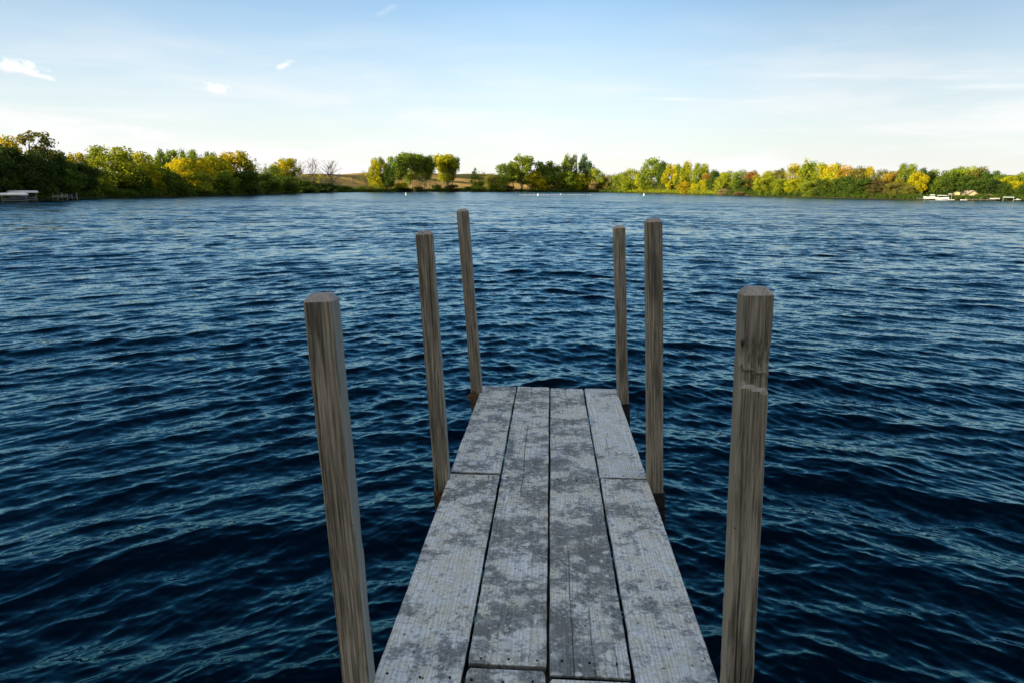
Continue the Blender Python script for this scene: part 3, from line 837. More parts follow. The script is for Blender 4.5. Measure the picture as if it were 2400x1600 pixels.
# --- left bank, in the shade
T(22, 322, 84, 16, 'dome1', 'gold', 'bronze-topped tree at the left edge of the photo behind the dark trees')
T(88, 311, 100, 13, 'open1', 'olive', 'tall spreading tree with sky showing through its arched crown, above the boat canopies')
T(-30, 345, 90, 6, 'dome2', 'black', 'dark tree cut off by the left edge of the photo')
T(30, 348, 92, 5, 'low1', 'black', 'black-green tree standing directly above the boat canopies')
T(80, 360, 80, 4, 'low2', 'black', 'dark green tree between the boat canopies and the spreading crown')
T(120, 352, 66, 7, 'dome2', 'black', 'dark tree filling the right foot of the spreading open crown')
T(152, 357, 60, 8, 'dome1', 'dark', 'dark tree with a ragged top just right of the spreading open crown')
T(188, 361, 46, 12, 'round1', 'gold', 'small tree with a bronze-yellow top peeping over the dark bank')
T(190, 384, 72, 4, 'low1', 'black', 'dark rounded tree below the small bronze-yellow top')
T(150, 395, 70, 3, 'low2', 'dark', 'low dark tree above the far jetty posts')
T(268, 345, 112, 9, 'dome1', 'lime', 'large broad green tree with yellow-lit boughs, tallest between the dark bank and the yellow wood')
T(232, 395, 60, 5, 'low2', 'green', 'green tree at the left foot of the large broad green tree')
T(322, 398, 60, 5, 'low1', 'dark', 'dark green tree at the right foot of the large broad green tree')
T(342, 361, 62, 12, 'round2', 'ygreen', 'yellow-green tree touching the right side of the large broad green tree')
T(352, 384, 58, 6, 'low1', 'yellow', 'bright yellow low tree in front of the yellow-green one')
T(384, 356, 34, 26, 'column1', 'green', 'leftmost of the green row of treetops rising over the yellow wood')
T(408, 354, 34, 26, 'round1', 'mid', 'second green treetop from the left rising over the yellow wood')
T(436, 357, 32, 28, 'column1', 'green', 'third green treetop from the left rising over the yellow wood')
T(462, 356, 34, 28, 'round2', 'mid', 'fourth green treetop from the left rising over the yellow wood')
T(500, 358, 36, 26, 'dome1', 'green', 'green treetop standing alone between the row and the big golden crown')
T(388, 392, 66, 6, 'low2', 'green', 'green tree in the gap between the bright yellow low tree and the yellow wood')
T(428, 374, 64, 11, 'dome2', 'yellow', 'first yellow dome of the yellow wood, left end')
T(470, 370, 62, 12, 'dome1', 'yellow', 'second yellow dome of the yellow wood')
T(512, 368, 58, 13, 'round1', 'ygreen', 'yellow-green dome just left of the big golden crown')
T(556, 357, 82, 13, 'dome1', 'gold', 'big golden-orange crown, highest of the yellow wood')
T(590, 364, 36, 12, 'sparse2', 'mid', 'thin green crown on the right shoulder of the golden tree')
T(616, 382, 40, 12, 'sparse2', 'pale', 'sparse grey-green tree right of the golden crown')
T(640, 392, 40, 8, 'round2', 'green', 'small green tree filling the dip before the golden round tree')
T(405, 408, 70, 4, 'low1', 'dark', 'dark tree at the water below the first yellow dome')
T(462, 404, 72, 4, 'low2', 'mid', 'mid-green tree at the water below the second yellow dome')
T(520, 404, 72, 4, 'low1', 'green', 'green tree at the water left of the pale trunks')
T(574, 400, 72, 4, 'low2', 'dark', 'dark tree at the water below the big golden crown')
T(622, 408, 60, 4, 'low1', 'dark', 'dark rounded tree at the water under the sparse grey-green tree')
T(672, 373, 58, 9, 'round1', 'gold', 'round golden tree with bare twigs on its right, where the open hill starts')
T(700, 376, 36, 10, 'sparse1', 'tan', 'thin tan tree clinging to the right of the round golden tree')
T(668, 412, 60, 3, 'low2', 'dark', 'dark green tree in front of the round golden tree')
T(735, 371, 40, 14, 'bare1', 'tan', 'nearly bare tree with upright branches, left of the two on the hill foot')
T(775, 376, 56, 12, 'bare2', 'tan', 'nearly bare spreading tree, right of the two on the hill foot')
T(708, 402, 34, 14, 'sparse2', 'olive', 'small olive tree below the nearly bare pair')
T(752, 406, 40, 14, 'sparse2', 'ygreen', 'yellowish thin tree between the nearly bare pair')
S(712, 424, 60, 4, 'bush1', 'dark', 'dark green shrub at the left end of the open hill shore')
S(752, 430, 60, 3, 'bush2', 'black', 'dark shrub at the water below the nearly bare upright tree')
S(800, 436, 54, 3, 'bush1', 'dark', 'dark low shrub at the water below the nearly bare spreading tree')
# --- the open golden hill
T(858, 400, 34, 16, 'sparse2', 'olive', 'thin olive tree at the left of the hill grove')
T(880, 375, 36, 18, 'column1', 'ygreen', 'yellow-sided upright tree at the left of the hill grove')
T(890, 372, 24, 22, 'column2', 'green', 'narrow green tree tucked behind the yellow-sided upright tree')
T(903, 377, 26, 18, 'column2', 'olive', 'narrow olive-green tree between the yellow-sided and the dark column tree')
T(912, 386, 32, 6, 'column1', 'dark', 'dark column-like tree reaching down to the water in the hill grove')
T(938, 368, 50, 18, 'vase1', 'green', 'left one of the big dark green trio on the hill')
T(966, 364, 54, 20, 'vase2', 'green', 'middle one of the big dark green trio on the hill, highest of them')
T(997, 369, 52, 18, 'vase1', 'green', 'right one of the big dark green trio on the hill')
T(985, 400, 34, 10, 'sparse2', 'brown', 'brownish thin tree standing in front of the dark green trio')
T(1045, 367, 54, 20, 'vase2', 'ygreen', 'tree with a golden left half and green right half, alone right of the trio')
T(1058, 372, 38, 21, 'vase1', 'green', 'green tree crowding the right half of the golden-sided tree')
T(1114, 393, 34, 8, 'spiky1', 'mid', 'young pointed tree alone on the open hill shore')
T(1128, 400, 24, 9, 'sparse2', 'mid', 'small thin tree right of the young pointed tree')
T(1152, 408, 36, 14, 'low2', 'olive', 'low olive tree right of the young pointed tree')
S(858, 436, 36, 4, 'bush2', 'olive', 'olive shrub on the shore below the thin olive tree')
S(945, 441, 44, 3, 'bush1', 'black', 'dark shrub at the water below the dark green trio')
S(982, 438, 30, 3, 'reedy', 'olive', 'olive reedy shrub at the water right of the dark shrub below the trio')
S(935, 430, 26, 8, 'bush2', 'ygreen', 'yellow-green shrub under the dark green trio')
S(948, 428, 20, 9, 'bush1', 'yellow', 'small yellow shrub under the dark green trio')
S(886, 430, 24, 9, 'bush1', 'ygreen', 'yellow-green shrub under the yellow-sided upright tree')
S(1025, 434, 22, 3, 'bush2', 'dark', 'dark round shrub at the water below the golden-sided tree')
S(1060, 434, 34, 3, 'bush1', 'brown', 'brownish shrub at the water right of the dark round shrub')
S(1100, 438, 26, 3, 'bush2', 'green', 'green shrub at the water left of the young pointed tree')
S(1125, 426, 22, 4, 'bush1', 'green', 'green bush at the right foot of the young pointed tree')
S(1166, 431, 34, 3, 'bush1', 'mid', 'bright green shrub at the water below the low olive tree')
S(1190, 436, 24, 3, 'bush2', 'brown', 'brown shrub at the water left of the twin-trunk tree')
# --- grove right of the hill
T(1180, 387, 42, 14, 'round2', 'green', 'half-open green tree at the left end of the grove')
T(1224, 367, 58, 9, 'cotton1', 'mid', 'tall tree on two dark trunks at the left of the grove')
T(1203, 382, 32, 11, 'vase1', 'mid', 'mid-green tree at the left shoulder of the two-trunk tree')
T(1274, 379, 54, 12, 'dome1', 'green', 'dark green tree with yellow patches right of the two-trunk tree')
T(1250, 400, 34, 9, 'low2', 'ygreen', 'yellow-green low tree between the two-trunk tree and its dark neighbour')
S(1270, 421, 28, 3, 'reedy', 'yellow', 'bright yellow shrub at the water behind the float line')
T(1306, 391, 34, 12, 'low1', 'mid', 'short green tree left of the triple-topped grey-green tree')
T(1326, 367, 28, 14, 'column1', 'mid', 'left crown of the tall grey-green clump')
T(1343, 366, 26, 15, 'column2', 'mid', 'middle crown of the tall grey-green clump')
T(1366, 367, 30, 15, 'column1', 'teal', 'blue-green right crown of the tall grey-green clump')
T(1380, 381, 24, 14, 'round2', 'teal', 'small dark blue-green ball crown beside the tall clump')
T(1330, 405, 42, 7, 'low1', 'mid', 'green tree at the foot of the tall grey-green clump')
T(1362, 408, 36, 8, 'low2', 'ygreen', 'yellowish tree at the foot of the blue-green crown')
S(1354, 430, 15, 3, 'reedy', 'yellow', 'slim yellow shrub at the water below the blue-green crown')
T(1396, 398, 36, 8, 'round2', 'lime', 'neat round lime-green tree right of the tall clump')
S(1388, 428, 26, 3, 'reedy', 'tan', 'tan leafless-looking shrub at the water under the round lime-green tree')
T(1425, 411, 38, 16, 'low2', 'olive', 'low olive-brown tree in the gap right of the round lime-green tree')
T(1444, 406, 34, 14, 'sparse2', 'mid', 'thin small tree in the middle of the low gap')
T(1458, 408, 44, 9, 'low1', 'mid', 'low green tree right of the gap')
T(1481, 397, 40, 10, 'low2', 'lime', 'pale lime tree left of the tall rounded tree')
T(1526, 374, 54, 10, 'dome2', 'mid', 'tall rounded green tree, highest of the right-hand grove')
T(1551, 381, 26, 13, 'round2', 'dark', 'dark tree tucked behind the right side of the tall rounded tree')
S(1503, 418, 24, 4, 'reedy', 'yellow', 'yellow shrub at the left foot of the tall rounded tree')
S(1470, 428, 24, 3, 'bush1', 'lime', 'lime shrub at the water left of the tall rounded tree')
T(1573, 386, 42, 9, 'dome1', 'yellow', 'bright yellow tree beside the tall rounded tree')
T(1590, 388, 22, 13, 'column2', 'green', 'narrow green tree behind the right side of the bright yellow tree')
T(1606, 382, 36, 10, 'column1', 'ygreen', 'yellow-green tree with feathery top right of the bright yellow tree')
T(1640, 384, 40, 10, 'dome1', 'lime', 'lime-green tree ending the feathery pair')
T(1600, 414, 26, 7, 'low1', 'rust', 'rust-red small tree under the feathery pair')
S(1610, 428, 34, 3, 'bush1', 'gold', 'golden shrub at the water under the feathery pair')
S(1632, 430, 24, 3, 'bush2', 'yellow', 'yellow shrub at the water right of the golden one')
S(1652, 425, 22, 3, 'reedy', 'ygreen', 'yellow-green fan-shaped shrub at the water')
# --- right shore
T(1660, 407, 30, 18, 'low2', 'rust', 'rusty treetop behind the dark tree right of the feathery pair')
T(1673, 402, 32, 12, 'low1', 'dark', 'dark tree right of the feathery pair')
T(1700, 405, 46, 8, 'low1', 'lime', 'pale yellow-green tree with drooping boughs above the tan shrub')
T(1732, 400, 36, 13, 'low2', 'mid', 'green treetop with an orange side on the right shore')
T(1760, 404, 38, 14, 'low1', 'rust', 'rust-orange treetop between green ones on the right shore')
T(1748, 420, 52, 7, 'low2', 'dark', 'dark hollow-looking tree above the pale boulder-like shrub')
S(1700, 444, 36, 2, 'bush1', 'tan', 'tan shrub at the water under the drooping yellow-green tree')
S(1742, 450, 36, 1, 'bush2', 'tan', 'pale low mound of dry brush at the water')
T(1796, 402, 46, 10, 'low2', 'ygreen', 'olive-yellow tree left of the willow-like bank')
T(1824, 400, 34, 12, 'low1', 'olive', 'olive treetop behind the willow-like bank')
S(1798, 418, 56, 4, 'low1', 'lime', 'large willow-like yellow-green shrub, left half of the bank')
S(1836, 420, 50, 4, 'low2', 'lime', 'large willow-like yellow-green shrub, right half of the bank')
T(1862, 386, 44, 11, 'low2', 'gold', 'orange-yellow tree left of the spiky top')
T(1884, 369, 44, 9, 'spiky1', 'ygreen', 'tall tree with two spiky tips on the right shore')
T(1895, 384, 40, 12, 'low1', 'mid', 'green tree around the stem of the spiky-topped tree')
S(1866, 420, 46, 4, 'low1', 'ygreen', 'yellow-green bank shrub below the orange-yellow tree')
S(1903, 424, 48, 4, 'low2', 'mid', 'green bank shrub below the spiky-topped tree')
T(1922, 387, 42, 12, 'low1', 'ygreen', 'yellow-orange treetop, first right of the spiky tips')
T(1950, 385, 46, 13, 'dome1', 'gold', 'golden-orange treetop, second right of the spiky tips')
T(1982, 390, 46, 13, 'low2', 'orange', 'brownish-orange treetop, third right of the spiky tips')
T(1952, 404, 40, 8, 'low1', 'ygreen', 'yellow tree in front of the golden-orange treetop')
T(1936, 420, 50, 5, 'low2', 'dark', 'dark tree at the water below the yellow tree')
T(1980, 416, 54, 5, 'low1', 'dark', 'dark tree at the water below the brownish-orange treetop')
T(2012, 396, 46, 12, 'low1', 'olive', 'olive treetop left of the small golden one')
T(2030, 394, 30, 13, 'round2', 'gold', 'small golden treetop on the right shore')
T(2068, 399, 44, 12, 'low2', 'olive', 'olive tree topped with orange left of the grey-green tree')
T(2086, 406, 44, 9, 'low1', 'orange', 'flame-orange tree left of the tall grey-green tree')
T(2022, 418, 54, 5, 'low2', 'dark', 'dark tree at the water below the small golden treetop')
T(2062, 424, 52, 5, 'low1', 'brown', 'brownish-green tree at the water below the flame-orange tree')
T(2100, 428, 46, 5, 'low2', 'olive', 'olive tree at the water left of the white boats')
T(2121, 385, 46, 13, 'dome1', 'mid', 'tall grey-green tree above the bright yellow one on the right shore')
T(2147, 406, 42, 9, 'low1', 'yellow', 'bright yellow round tree above the white boats')
T(2160, 397, 26, 16, 'round2', 'teal', 'small blue-green treetop behind the bright yellow round tree')
T(2130, 432, 34, 6, 'low2', 'olive', 'olive tree under the bright yellow round tree')
# --- wooded rise at the right
wood = [(2180, 402, 40, 20, 'low1', 'mid', 'green treetop right of the bright yellow round tree'),
        (2212, 401, 44, 22, 'low2', 'green', 'rounded green treetop at the start of the wooded rise'),
        (2238, 396, 44, 26, 'low1', 'mid', 'green treetop climbing the wooded rise'),
        (2264, 392, 46, 28, 'low2', 'lime', 'yellow-green treetop on the crest of the wooded rise'),
        (2290, 396, 44, 28, 'low1', 'olive', 'olive treetop just past the crest of the wooded rise'),
        (2316, 402, 44, 26, 'dome1', 'dark', 'dark treetop descending from the crest'),
        (2338, 410, 40, 24, 'low2', 'green', 'green treetop at the low point before the right edge'),
        (2364, 414, 42, 20, 'low1', 'ygreen', 'yellow-green tree low on the far right'),
        (2392, 404, 40, 26, 'low2', 'mid', 'rounded green treetop at the right edge of the photo'),
        (2420, 406, 46, 22, 'low1', 'green', 'green tree cut off by the right edge of the photo'),
        (2380, 426, 40, 10, 'low1', 'yellow', 'yellow tree above the low white roof on the far right'),
        (2196, 420, 46, 12, 'low1', 'green', 'green tree behind the white boats'),
        (2230, 416, 46, 12, 'low2', 'dark', 'dark tree behind the yellow shed'),
        (2262, 414, 50, 13, 'low1', 'dark', 'dark tree directly behind the gabled cottage'),
        (2296, 420, 46, 12, 'low2', 'dark', 'dark tree right of the gabled cottage'),
        (2328, 424, 46, 11, 'low1', 'black', 'very dark tree behind the brown-roofed hut'),
        (2356, 430, 40, 9, 'low2', 'dark', 'dark tree between the brown-roofed hut and the low white roof'),
        (2404, 434, 44, 8, 'low1', 'dark', 'dark tree at the right edge above the water')]
for a in wood: T(*a)
# trees round the near bays, outside the picture, whose long shadows fall over the pier
for i, (deg, s, hh, ww) in enumerate([(-44, 3, 10, 9), (-50, 3, 10, 10), (-56, 4, 11, 11), (-62, 3, 13, 12), (-68, 4, 16, 12), (-75, 3, 16, 12), (-82, 4, 16, 12), (-89, 3, 16, 12), (-96, 4, 17, 12),
        (-103, 3, 17, 12), (-110, 3, 17, 12), (-117, 4, 17, 12), (-125, 3, 16, 11), (-134, 3, 15, 10), (-144, 3, 14, 10), (-155, 3, 13, 9), (-167, 4, 12, 9), (172, 4, 12, 9), (160, 5, 12, 9),
        (-72, 14, 18, 13), (-86, 14, 19, 13), (-100, 14, 19, 13), (-114, 14, 19, 13), (-93, 22, 20, 13), (-106, 23, 20, 13), (-64, 12, 15, 12)]):
    a = math.radians(deg); D = float(shore(a)) + s
    x, y = D * math.sin(a), D * math.cos(a)
    root = empty('tree', (x, y, gz(x, y)), i * 1.3); root.scale = (ww, ww, hh)
    props(root, 'green tree on the near left bank beyond the edge of the view, shading the pier', 'tree', 'shade trees on the near bank')
    k = ['dome1', 'low1', 'dome2', 'round2'][i % 4]
    c = obj('crown', PROTO[k][0], root); c.color = COL[['green', 'mid', 'dark'][i % 3]]
    obj('trunk', PROTO[k][1], root)

# --- undergrowth: the continuous fringe of weeds and brush along the bank
def fringe(name, label, a0, a1, s0, s1, h0, h1, n, colr, leaf, seed, clump=.5):
    r_ = np.random.default_rng(seed); cl = []
    for i in range(n):
        a = math.radians(r_.uniform(a0, a1)); D = float(shore(a)) + r_.uniform(s0, s1)
        k = D / 150
        hh = r_.uniform(h0, h1) * min(k, 2.4)
        x, y = D * math.sin(a), D * math.cos(a)
        cl.append((x, y, gz(x, y) + hh * .45, max(.25, hh * clump), r_.random()))
    V, Fc, tone, lv = leaves(cl, 46, leaf, seed, .9)
    me = mesh_np(name, V, Fc, LEAF, False, {'tone': ('FLOAT', 'FACE', tone), 'leafv': ('FLOAT', 'FACE', lv)})
    o = obj(name, me); o.color = COL[colr]
    props(o, label, 'undergrowth', kind='stuff')
fringe('undergrowth', 'dark green weeds and brush along the shaded left bank', -46, -17, .4, 5, .5, 1.5, 900, 'dark', .13, 51)
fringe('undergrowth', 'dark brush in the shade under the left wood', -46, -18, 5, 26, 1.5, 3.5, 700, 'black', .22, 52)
fringe('undergrowth', 'dark green reeds and weeds edging the open golden hill', -18, 9, .4, 4, .4, .9, 1000, 'dark', .20, 53)
fringe('undergrowth', 'yellow-green weeds along the shore of the right grove', 8, 16.5, .6, 6, .4, 1.0, 420, 'lime', .20, 54)
fringe('undergrowth', 'olive brush under the right grove', 2, 17, 6, 30, 1.0, 2.4, 420, 'olive', .30, 55)
fringe('undergrowth', 'dark brush along the foot of the right shore wood', 16.5, 46, .5, 5, .5, 1.2, 900, 'dark', .13, 56)
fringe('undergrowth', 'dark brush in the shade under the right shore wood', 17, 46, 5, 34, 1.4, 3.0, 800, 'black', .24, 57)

# ------------------------------------------------------------------ things on the far shores
WHITE = plain('white_canvas', (.72, .74, .74), .7, .3, 0, .12, 3)
GREYHULL = plain('shaded_grey_hull', (.13, .17, .18), .4, .4, 0, .1, 3)
HULL = plain('white_hull', (.52, .52, .50), .35, .5, 0, .08, 3)
ALU = plain('galvanised_metal', (.38, .40, .42), .5, .5, .3, .2, 5)
GREYWOOD = plain('grey_jetty_wood', (.16, .15, .135), .85, .2, 0, .3, 5)
DARKGLASS = plain('dark_glass', (.02, .025, .03), .15, .5, 0, .1, 3)
CREAM = plain('cream_siding', (.62, .50, .30), .7, .3, 0, .1, 3)
YELLOWW = plain('yellow_siding', (.66, .50, .22), .7, .3, 0, .1, 3)
ROOF = plain('tan_shingles', (.40, .32, .23), .85, .2, 0, .3, 6)
BROWNROOF = plain('brown_shingles', (.36, .20, .11), .85, .2, 0, .3, 6)
BROWNW = plain('brown_siding', (.12, .07, .045), .8, .2, 0, .3, 6)
TARP = plain('blue_tarp', (.03, .05, .22), .6, .3, 0, .2, 4)

def spot(px, s):
    d = ray(px, 450); a = math.atan2(d[0], d[1]); D = float(shore(a)) + s
    x, y = D * math.sin(a), D * math.cos(a)
    sc = (x * fw[0] + y * fw[1]) / F          # metres per photo pixel there
    return Vector((x, y, 0)), sc, -a

def boat_lift(px, s, wpx, ztop, hpx, label):
    p, m, rz = spot(px, s); L = wpx * m; W = L * .42
    root = empty('boat_lift', (p[0], p[1], 0), rz); props(root, label, 'boat lift', 'covered boat lifts by the left jetty')
    hh = hpx * m
    mb = MB(); n = 10; ring = []
    for xx, k in ((-L / 2, .72), (-L / 2 + .25, 1), (0, 1.04), (L / 2 - .25, 1), (L / 2, .72)):
        for i in range(n + 1):
            t = i / n * math.pi
            ring.append((xx, -math.cos(t) * W / 2 * k, ztop - hh + hh * k * math.sin(t) ** .6))
    f = [(a * (n + 1) + i, a * (n + 1) + i + 1, (a + 1) * (n + 1) + i + 1, (a + 1) * (n + 1) + i) for a in range(4) for i in range(n)]
    mb.poly(ring, f); mb.poly(ring[:n + 1], [tuple(range(n + 1))]); mb.poly(ring[-n - 1:], [tuple(range(n, -1, -1))])
    mb.build('canopy', WHITE, root, smooth=False)
    for sx in (-1, 1):
        for sy in (-1, 1):
            MB().tube((sx * L * .42, sy * W * .42, -.8), (sx * L * .42, sy * W * .42, ztop - hh * .9), .05).build('leg', GREYHULL, root)
    mb = MB()
    for sy in (-1, 1): mb.box((0, sy * W * .42, .25), (L * .84, .06, .1))
    for sx in (-1, 1): mb.box((sx * L * .42, 0, .25), (.06, W * .84, .09))
    mb.build('cradle', GREYHULL, root)
    return root, p, m, rz, L, W

def hull(mb, L, W, z0, h, nose=.35):
    """boat hull: pointed bow at +x"""
    st = [(-.5, 1, .9), (-.2, 1, .95), (.1, .98, 1), (.5 - nose * .5, .78, 1.06), (.42, .38, 1.15), (.5, .03, 1.25)]
    P = []
    for x, w_, hh in st:
        P += [(x * L, -w_ * W / 2, z0 + h * hh), (x * L, -w_ * W / 2 * .7, z0 + .25 * h), (x * L, 0, z0), (x * L, w_ * W / 2 * .7, z0 + .25 * h), (x * L, w_ * W / 2, z0 + h * hh)]
    f = []
    for a in range(5):
        for i in range(4): f.append((a * 5 + i, a * 5 + i + 1, (a + 1) * 5 + i + 1, (a + 1) * 5 + i))
        f.append((a * 5 + 4, a * 5, (a + 1) * 5, (a + 1) * 5 + 4))
    f.append((0, 4, 3, 2, 1)); mb.poly(P, f); return mb
def motorboat(px, s, wpx, z0, label, flip=1, name='motorboat', rz_add=0, group=None, cabin=True, hf=1.0, mat=None):
    mat = mat or HULL
    p, m, rz = spot(px, s); L = wpx * m; W = max(L * .36, .6); h = L * .15 * hf
    root = empty(name, (p[0], p[1], 0), rz + (0 if flip > 0 else math.pi) + rz_add); props(root, label, 'boat', group)
    hull(MB(), L, W, z0, h).build('hull', mat, root)
    if cabin:
        MB().box((-.02 * L, 0, z0 + h * 1.45), (L * .34, W * .62, h * .95), 0, .8).build('cabin', mat, root)
        MB().box((-.02 * L, 0, z0 + h * 1.55), (L * .345, W * .64, h * .34)).build('window', DARKGLASS, root)
    MB().box((-.5 * L - .05 * L, 0, z0 + h * .8), (L * .06, W * .14, h * .9), 0, .7).build('outboard_motor', DARKGLASS, root)
    return root

zA = H + (ray(60, 441)[2] / math.hypot(ray(60, 441)[0], ray(60, 441)[1])) * (azdist(60, 474)[1] - 4)
Dn = shore(math.atan2(ray(50, 450)[0], ray(50, 450)[1]))
def z_at(px, py, s):
    d = ray(px, py); a = math.atan2(ray(px, 450)[0], ray(px, 450)[1]); D = float(shore(a)) + s
    return H + d[2] / math.hypot(d[0], d[1]) * D
boat_lift(53, -1.5, 61, z_at(53, 447, -1.5), 5.0, 'boat lift with the rear and higher of two white canopies on the left shore')
boat_lift(31, -4.5, 56, z_at(31, 452.5, -4.5), 5.5, 'boat lift with the front and lower of two white canopies on the left shore')
motorboat(55, -1.5, 46, .35, 'pale motorboat hanging in shadow under the rear white canopy', group=None, mat=GREYHULL, hf=.7)
motorboat(31, -4.5, 42, .30, 'pale motorboat hanging in shadow under the front white canopy', -1, mat=GREYHULL, hf=.7)

# jetty on the left shore
p0, m0, rz0 = spot(128, -3.0)
root = empty('jetty', (p0[0], p0[1], 0), rz0); props(root, 'far jetty on thin posts with a pale bench, right of the two white canopies', 'jetty')
Lj = 86 * m0
MB().box((0, 0, .42), (Lj, 1.0, .08)).build('deck', GREYWOOD, root)
for i in range(10):
    x = -Lj / 2 + Lj * i / 9
    MB().tube((x, -.45 if i % 2 else .45, -1), (x, -.45 if i % 2 else .45, 1.25 - .15 * (i % 3)), .045).build('post', ALU if i > 3 else GREYWOOD, root)
mb = MB(); xb = Lj * .06
mb.box((xb + Lj * .04, -.3, .72), (Lj * .30, .08, .07)); mb.box((xb + Lj * .04, -.3, .60), (Lj * .30, .3, .05))
for k in range(4): mb.tube((xb - Lj * .10 + k * Lj * .093, -.3, .45), (xb - Lj * .10 + k * Lj * .093, -.3, 1.15), .03)
mb.build('bench', plain('pale_bench', (.42, .40, .36), .7), root)
p1, m1, rz1 = spot(162, -3.0)
tr_ = MB().box((0, 0, 0), (.45, .4, .42), 0, .6); o = tr_.build('tarp_bundle', TARP, None); o.location = (p1[0], p1[1], .67); o.rotation_euler = (0, 0, rz1)
props(o, 'small blue covered bundle at the right end of the far jetty', 'bundle')

# floating log
p, m, rz = spot(270, 0)
d = ray(270, 467.5); t = -H / d[2]; 
lg = MB(); LL = 20 * t / F
limb(lg, (-LL / 2, 0, 0), (LL / 2, .1, .02), .10, .06, 6, .03, 5)
o = lg.build('floating_log', plain('wet_log', (.03, .027, .022), .6), None, True); o.location = (d[0] * t, d[1] * t, .03)
props(o, 'dark log lying on the water off the left bank', 'log')

# buoys and the float line of the swimming area
def onwater(x, y):
    d = ray(x, y); t = -H / d[2]; return Vector((d[0] * t, d[1] * t, 0)), t / F
BUOY = plain('white_buoy_plastic', (.80, .80, .78), .4, .4, 0, .05, 3)
BAND = plain('orange_band', (.70, .22, .04), .5)
def marker_buoy(x, y, hpx, label, fat=.26):
    p, m = onwater(x, y); hh = hpx * m
    root = empty('marker_buoy', (p[0], p[1], 0)); props(root, label, 'buoy')
    MB().lathe([(0.001, -.35), (fat * hh, -.3), (fat * hh * 1.05, hh * .30), (fat * hh * .55, hh * .42), (fat * hh * .5, hh * .95), (fat * hh * .3, hh), (.001, hh)], (0, 0, 0)).build('float', BUOY, root, True)
    MB().lathe([(fat * hh * .55, hh * .60), (fat * hh * .55, hh * .70)], (0, 0, 0)).build('band', BAND, root)
    return root
marker_buoy(951.5, 458, 6.2, 'slim white buoy standing on the water in front of the dark green trio', .26)
marker_buoy(1509, 459, 5.6, 'round-bodied white buoy right of the float line, before the tall rounded tree', .36)
marker_buoy(1261, 459, 5.4, 'white marker buoy at the left end of the close-set floats', .30)
marker_buoy(1314, 458, 4.0, 'small pale marker buoy behind the middle of the float line', .26)
pA, mA = onwater(1219, 458.0); pB, mB = onwater(1384, 458.2)
root = empty('float_line', tuple(pA)); props(root, 'long line of small white floats on the water in front of the grove', 'float line')
vec = pB - pA
mb = MB(); mb.tube((0, 0, .02), tuple(vec + Vector((0, 0, .02))), .03, .03, 5); mb.build('rope', BUOY, root)
fs = [0, .03, .062, .092, .11, .135, .165, .185, .215, .235] + list(np.linspace(.262, 1, 62))
fr = random.Random(4)
for u in fs:
    q = vec * u
    L = mA * fr.uniform(1.6, 2.9) * (1 if u > .25 else 1.1); hgt = mA * fr.uniform(.6, 1.1)
    b = MB(); dv = vec.normalized()
    b.tube(q - dv * L / 2 + Vector((0, 0, hgt * .45)), q + dv * L / 2 + Vector((0, 0, hgt * .45)), hgt, hgt * .95, 8)
    b.build('float', BUOY if fr.random() < .93 else BAND, root)

# right shore: boats, cottage, shed, huts
def gable_house(name, px, s, wpx, hpx, roofpx, depth, wallm, roofm, label, cat, rz_add=0, door=True, nw=2, zb=None):
    p, m, rz = spot(px, s); W = wpx * m; h = hpx * m; rh = roofpx * m; Dp = depth
    z = gz(p[0], p[1]) if zb is None else zb
    root = empty(name, (p[0], p[1], z - .05), rz + rz_add); props(root, label, cat)
    MB().poly([(-W / 2, -Dp / 2, 0), (W / 2, -Dp / 2, 0), (W / 2, Dp / 2, 0), (-W / 2, Dp / 2, 0), (-W / 2, -Dp / 2, h), (W / 2, -Dp / 2, h), (W / 2, Dp / 2, h), (-W / 2, Dp / 2, h), (0, -Dp / 2, h + rh), (0, Dp / 2, h + rh)],
              [(0, 3, 2, 1), (0, 1, 5, 8, 4), (1, 2, 6, 5), (2, 3, 7, 9, 6), (3, 0, 4, 7)]).build('wall', wallm, root)
    ov = .12 * W; t = .05 * W; k = rh / (W / 2)
    rp = []
    for yy in (-Dp / 2 - ov, Dp / 2 + ov):
        for xx in (-W / 2 - ov, 0, W / 2 + ov):
            zz = h + rh - abs(xx) * k
            rp += [(xx, yy, zz + .01), (xx, yy, zz + .01 + t)]
    MB().poly(rp, [(0, 6, 8, 2), (2, 8, 10, 4), (1, 3, 9, 7), (3, 5, 11, 9), (0, 1, 7, 6), (4, 10, 11, 5), (0, 2, 3, 1), (2, 4, 5, 3), (6, 7, 9, 8), (8, 9, 11, 10)]).build('roof', roofm, root)
    for i in range(nw):
        xx = (-.28 + .56 * i / max(1, nw - 1)) * W
        fr_ = MB().box((xx, -Dp / 2 - .02, h * .58), (W * .20, .05, h * .36)).build('window', HULL, root)
        MB().box((xx, -Dp / 2 - .055, h * .58), (W * .15, .03, h * .28)).build('pane', DARKGLASS, fr_)
    for i in range(2):
        fr_ = MB().box((-W / 2 - .02, (-.2 + .4 * i) * Dp, h * .58), (.05, Dp * .18, h * .34)).build('window', HULL, root)
        MB().box((-W / 2 - .055, (-.2 + .4 * i) * Dp, h * .58), (.03, Dp * .13, h * .26)).build('pane', DARKGLASS, fr_)
    if door:
        dr_ = MB().box((0, -Dp / 2 - .02, h * .34), (W * .14, .05, h * .66)).build('door', BROWNW, root)
    return root
gable_house('cottage', 2270, 7, 24, 10, 8, 4.2, CREAM, ROOF, 'cream gabled cottage with a tan roof at the water on the right shore', 'cottage', math.radians(28))
gable_house('shed', 2243, 6, 9, 13, 2.5, 1.6, YELLOWW, ROOF, 'narrow yellow shed just left of the gabled cottage', 'shed', math.radians(15), nw=1)
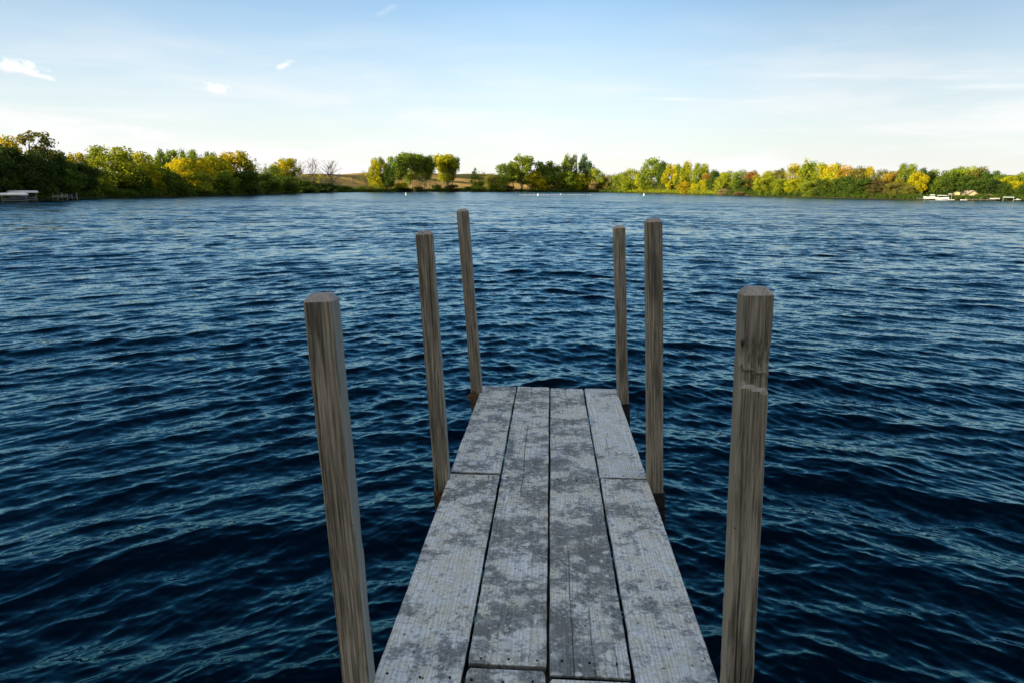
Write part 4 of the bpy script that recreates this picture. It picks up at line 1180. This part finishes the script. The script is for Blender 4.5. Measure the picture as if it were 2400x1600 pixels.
gable_house('hut', 2320, 5, 16, 6, 5, 2.2, BROWNW, BROWNROOF, 'brown hut with a sunlit orange-brown roof right of the cottage', 'hut', math.radians(12))
gable_house('garden_shed', 2293, 5, 8, 5, 3, 1.0, CREAM, ROOF, 'tiny cream outbuilding between the cottage and the brown-roofed hut', 'outbuilding', math.radians(10), nw=1, door=False)
gable_house('summer_house', 2155, 9, 7, 9, 4, 1.0, CREAM, ROOF, 'small pale building half hidden left of the white boats', 'outbuilding', math.radians(10), nw=1, zb=1.2)
motorboat(2186, -1.5, 34, .2, 'largest white cabin boat moored by the trees on the right shore', -1, hf=1.15)
def pontoon_boat(px, s, wpx, label, hpx):
    p, m, rz = spot(px, s); L = wpx * m; W = L * .36; hc = hpx * m
    root = empty('pontoon_boat', (p[0], p[1], 0), rz); props(root, label, 'boat')
    for sy in (-1, 1): MB().tube((-L / 2, sy * W * .36, .08), (L / 2, sy * W * .36, .08), .16).build('float', ALU, root, True)
    MB().box((0, 0, .30), (L, W, .08)).build('deck', GREYWOOD, root)
    mb = MB()
    for sy in (-1, 1): mb.box((0, sy * W * .48, .56), (L * .96, .04, .44))
    mb.box((-L * .48, 0, .56), (.04, W * .92, .44)); mb.box((L * .48, 0, .56), (.04, W * .92, .44))
    mb.build('railing', HULL, root)
    MB().box((-L * .05, 0, hc), (L * .72, W * .95, .10), 0, .94).build('canopy', WHITE, root, bevel=.03)
    for sx in (-1, 1):
        for sy in (-1, 1): MB().tube((sx * L * .3 - L * .05, sy * W * .42, .34), (sx * L * .3 - L * .05, sy * W * .42, hc - .05), .03).build('canopy_pole', ALU, root)
    MB().box((L * .1, 0, .6), (L * .12, W * .3, .5), 0, .8).build('console', HULL, root)
pontoon_boat(2211, -1.2, 28, 'white pontoon boat with a flat canopy, moored right of the largest cabin boat', 11)
motorboat(2232, -3.0, 14, .05, 'small open white boat between the cabin boats and the cottage', 1, cabin=False)
motorboat(2262, -3.2, 14, .05, 'small open white boat in front of the cottage', -1, cabin=False)
motorboat(2334, -1.0, 20, .45, 'long tan boat pulled up right of the brown-roofed hut', 1, cabin=False)
def shelter(px, py, s, wpx, label, mat):
    p, m, rz = spot(px, s); L = wpx * m; z = z_at(px, py, s)
    root = empty('boat_shelter', (p[0], p[1], 0), rz); props(root, label, 'boat shelter')
    MB().poly([(-L / 2, -.9, z - .08), (L / 2, -.9, z - .08), (L / 2, .9, z - .08), (-L / 2, .9, z - .08), (-L / 2 * .96, 0, z + .12), (L / 2 * .96, 0, z + .12)],
              [(0, 1, 5, 4), (2, 3, 4, 5), (1, 2, 5), (3, 0, 4), (0, 3, 2, 1)]).build('roof', mat, root)
    for sx in (-1, 1):
        for sy in (-1, 1): MB().tube((sx * L * .45, sy * .75, -.6), (sx * L * .45, sy * .75, z - .05), .04).build('leg', ALU, root)
shelter(2366, 463, -1.2, 22, 'flat pale boat shelter standing in the water near the right edge', WHITE)
shelter(2228, 455.5, -.5, 8, 'small white boat shelter just behind the cabin boats', WHITE)
motorboat(2388, -.8, 13, .3, 'small white boat at the right edge beside the pale boat shelter', 1)
def dock(px, s, wpx, label):
    p, m, rz = spot(px, s); L = wpx * m
    root = empty('jetty', (p[0], p[1], 0), rz); props(root, label, 'jetty')
    MB().box((0, 0, .38), (L, 1.0, .08)).build('deck', GREYWOOD, root)
    for i in range(5): MB().tube((-L * .48 + L * .24 * i, -.42, -.8), (-L * .48 + L * .24 * i, -.42, .8), .045).build('post', GREYWOOD, root)
dock(2300, -2.2, 60, 'dark low jetty in front of the cottage and the brown-roofed hut')
dock(2165, -1.6, 24, 'dark short jetty left of the white cabin boats')
print('trees', NT)
